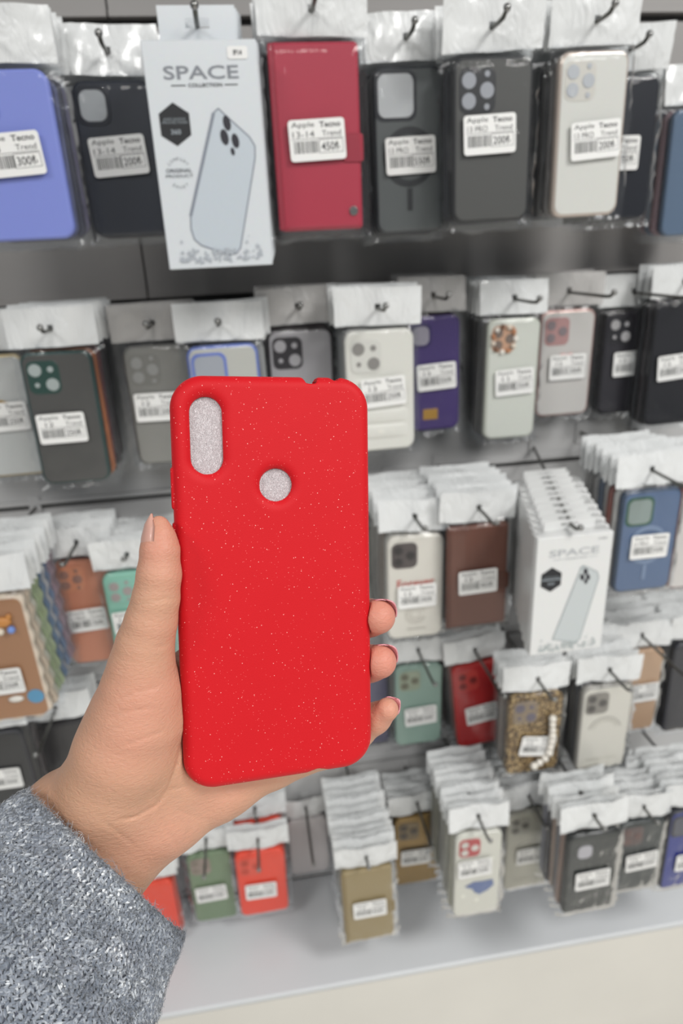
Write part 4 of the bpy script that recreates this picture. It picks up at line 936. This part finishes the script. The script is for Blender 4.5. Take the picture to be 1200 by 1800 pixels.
# ------------------------------------------------------------------ knitted sleeve
def sleeve_point(s, phi, off=0.0):
    """s: 0 at the cuff edge, 1 far up the forearm (towards the camera); phi around"""
    A0, B0 = HP(48, 1392, 268), HP(318, 1640, 277)
    A1, B1 = HP(-420, 1700, 236), HP(190, 2050, 248)
    A = A0+(A1-A0)*s; B = B0+(B1-B0)*s
    c = (A+B)/2; mj = (B-A)/2; R_ = np.linalg.norm(mj); u = mj/R_
    w_ = -c/np.linalg.norm(c)
    d = 25.0+6*s
    fold = 1.4*math.sin(3*phi+9*s)+1.1*math.sin(5*phi-14*s+1)+.9*math.sin(22*s+2*phi)
    if s > .02: fold *= 1
    p = c+u*math.cos(phi)*(R_+off+fold*.4)+w_*math.sin(phi)*(d+off+fold)
    return p
def build_sleeve():
    nph, ns = 96, 60; v = []; f = []
    prof = [(.10, -5.0), (.03, -4.2), (.004, -2.4)]+[(1.6*j/(ns-4), -1.0) for j in range(ns-3)]
    for s, off in prof:
        for k in range(nph): v.append(sleeve_point(s, 2*math.pi*k/nph, off))
    n = len(prof)
    for j in range(n-1):
        for k in range(nph): f.append((j*nph+k, j*nph+(k+1) % nph, (j+1)*nph+(k+1) % nph, (j+1)*nph+k))
    return mesh('sleeve', c2w(np.array(v))-np.array(ORG), f, True)
def wool_mat():
    m = bpy.data.materials.new('wool'); nt, N, L, b = nodes_of(m)
    g = N.new('ShaderNodeNewGeometry'); rp = N.new('ShaderNodeValToRGB'); e = rp.color_ramp.elements
    tc = N.new('ShaderNodeTexCoord'); nz = N.new('ShaderNodeTexNoise'); nz.inputs['Scale'].default_value = 75; nz.inputs['Detail'].default_value = 2; L.new(tc.outputs['Object'], nz.inputs['Vector'])
    ad = N.new('ShaderNodeMath'); ad.operation = 'MULTIPLY_ADD'; ad.inputs[1].default_value = .72; L.new(g.outputs['Random Per Island'], ad.inputs[0])
    mu = N.new('ShaderNodeMath'); mu.operation = 'MULTIPLY_ADD'; mu.inputs[1].default_value = .9; mu.inputs[2].default_value = -.28; L.new(nz.outputs['Fac'], mu.inputs[0]); L.new(mu.outputs[0], ad.inputs[2])
    e[0].position = .0; e[0].color = lin('666d78'); e[1].position = 1.0; e[1].color = lin('eceff2')
    for p, c in ((.30, '7a818c'), (.55, '8f959f'), (.80, 'a6acb4'), (.92, 'd4d8dc')): e.new(p).color = lin(c)
    L.new(ad.outputs[0], rp.inputs['Fac']); L.new(rp.outputs['Color'], b.inputs['Base Color'])
    b.inputs['Roughness'].default_value = .9; b.inputs['Sheen Weight'].default_value = .4; b.inputs['Specular IOR Level'].default_value = .1
    return m
WOOL = wool_mat()
sl = link('sleeve', build_sleeve(), person, m=plastic('747c88', .95, grain=.6, gscale=700, var=.3)); tag(sl, 'grey melange knitted sleeve cuff')
def build_stitches():
    V = []; F = []; rg = np.random.default_rng(3)
    cols = 150; rows = 138; n = 5
    for r in range(rows):
        s = r/rows*1.15
        for c in range(cols):
            phi = 2*math.pi*(c+.5*rg.uniform(-.2, .2))/cols
            if math.sin(phi) < -.35: continue                   # the far half stays plain
            for sd in (-1, 1):
                a = sleeve_point(s-.003+rg.normal(0, .002), phi+sd*.012+rg.normal(0, .006), rg.normal(-.1, .35)); b = sleeve_point(s+.0145+rg.normal(0, .004), phi+sd*.034+rg.normal(0, .012), rg.normal(.0, .45))
                t = b-a; L_ = np.linalg.norm(t); t /= L_
                u = np.cross(t, [.3, .2, .93]); u /= np.linalg.norm(u); w_ = np.cross(t, u)
                r0 = .52*rg.uniform(.6, 1.25); base = len(V)
                V.append(a-t*.3)
                for q, k in ((.2, .8), (.5, 1.0), (.82, .75)):
                    for i in range(n): V.append(a+t*L_*q+(u*math.cos(6.283*i/n)+w_*math.sin(6.283*i/n))*r0*k)
                V.append(b+t*.3)
                for i in range(n):
                    j = (i+1) % n; F.append((base, base+1+j, base+1+i)); F.append((base+1+3*n, base+1+2*n+i, base+1+2*n+j))
                    for m in range(2): F.append((base+1+m*n+i, base+1+m*n+j, base+1+(m+1)*n+j, base+1+(m+1)*n+i))
    return mesh('stitches', c2w(np.array(V))-np.array(ORG), F, True)
stt = link('knit_stitches', build_stitches(), sl, m=WOOL); tag(stt, None, kind='stuff')

def build_fuzz():
    V = []; F = []; rg = np.random.default_rng(8)
    for i in range(5200):
        s = rg.uniform(-.002, .55); phi = rg.uniform(-.3, math.pi+.3)
        if i < 900: s = rg.uniform(-.004, .01)
        a = sleeve_point(s, phi, .3); b = sleeve_point(s+rg.normal(0, .012), phi+rg.normal(0, .03), rg.uniform(.6, 1.5)); c = sleeve_point(s+rg.normal(0, .018), phi+rg.normal(0, .05), rg.uniform(.4, 2.2))
        base = len(V)
        for p, r in ((a, .07), (b, .06), (c, .03)):
            for q in range(3): V.append(p+np.array([math.cos(2.094*q), math.sin(2.094*q), .3*math.cos(4*q)])*r)
        for m in range(2):
            for q in range(3): F.append((base+m*3+q, base+m*3+(q+1) % 3, base+m*3+3+(q+1) % 3, base+m*3+3+q))
    return mesh('wool_fuzz', c2w(np.array(V))-np.array(ORG), F, True)
fz = link('wool_fuzz', build_fuzz(), sl, m=WOOL); tag(fz, None, kind='stuff')
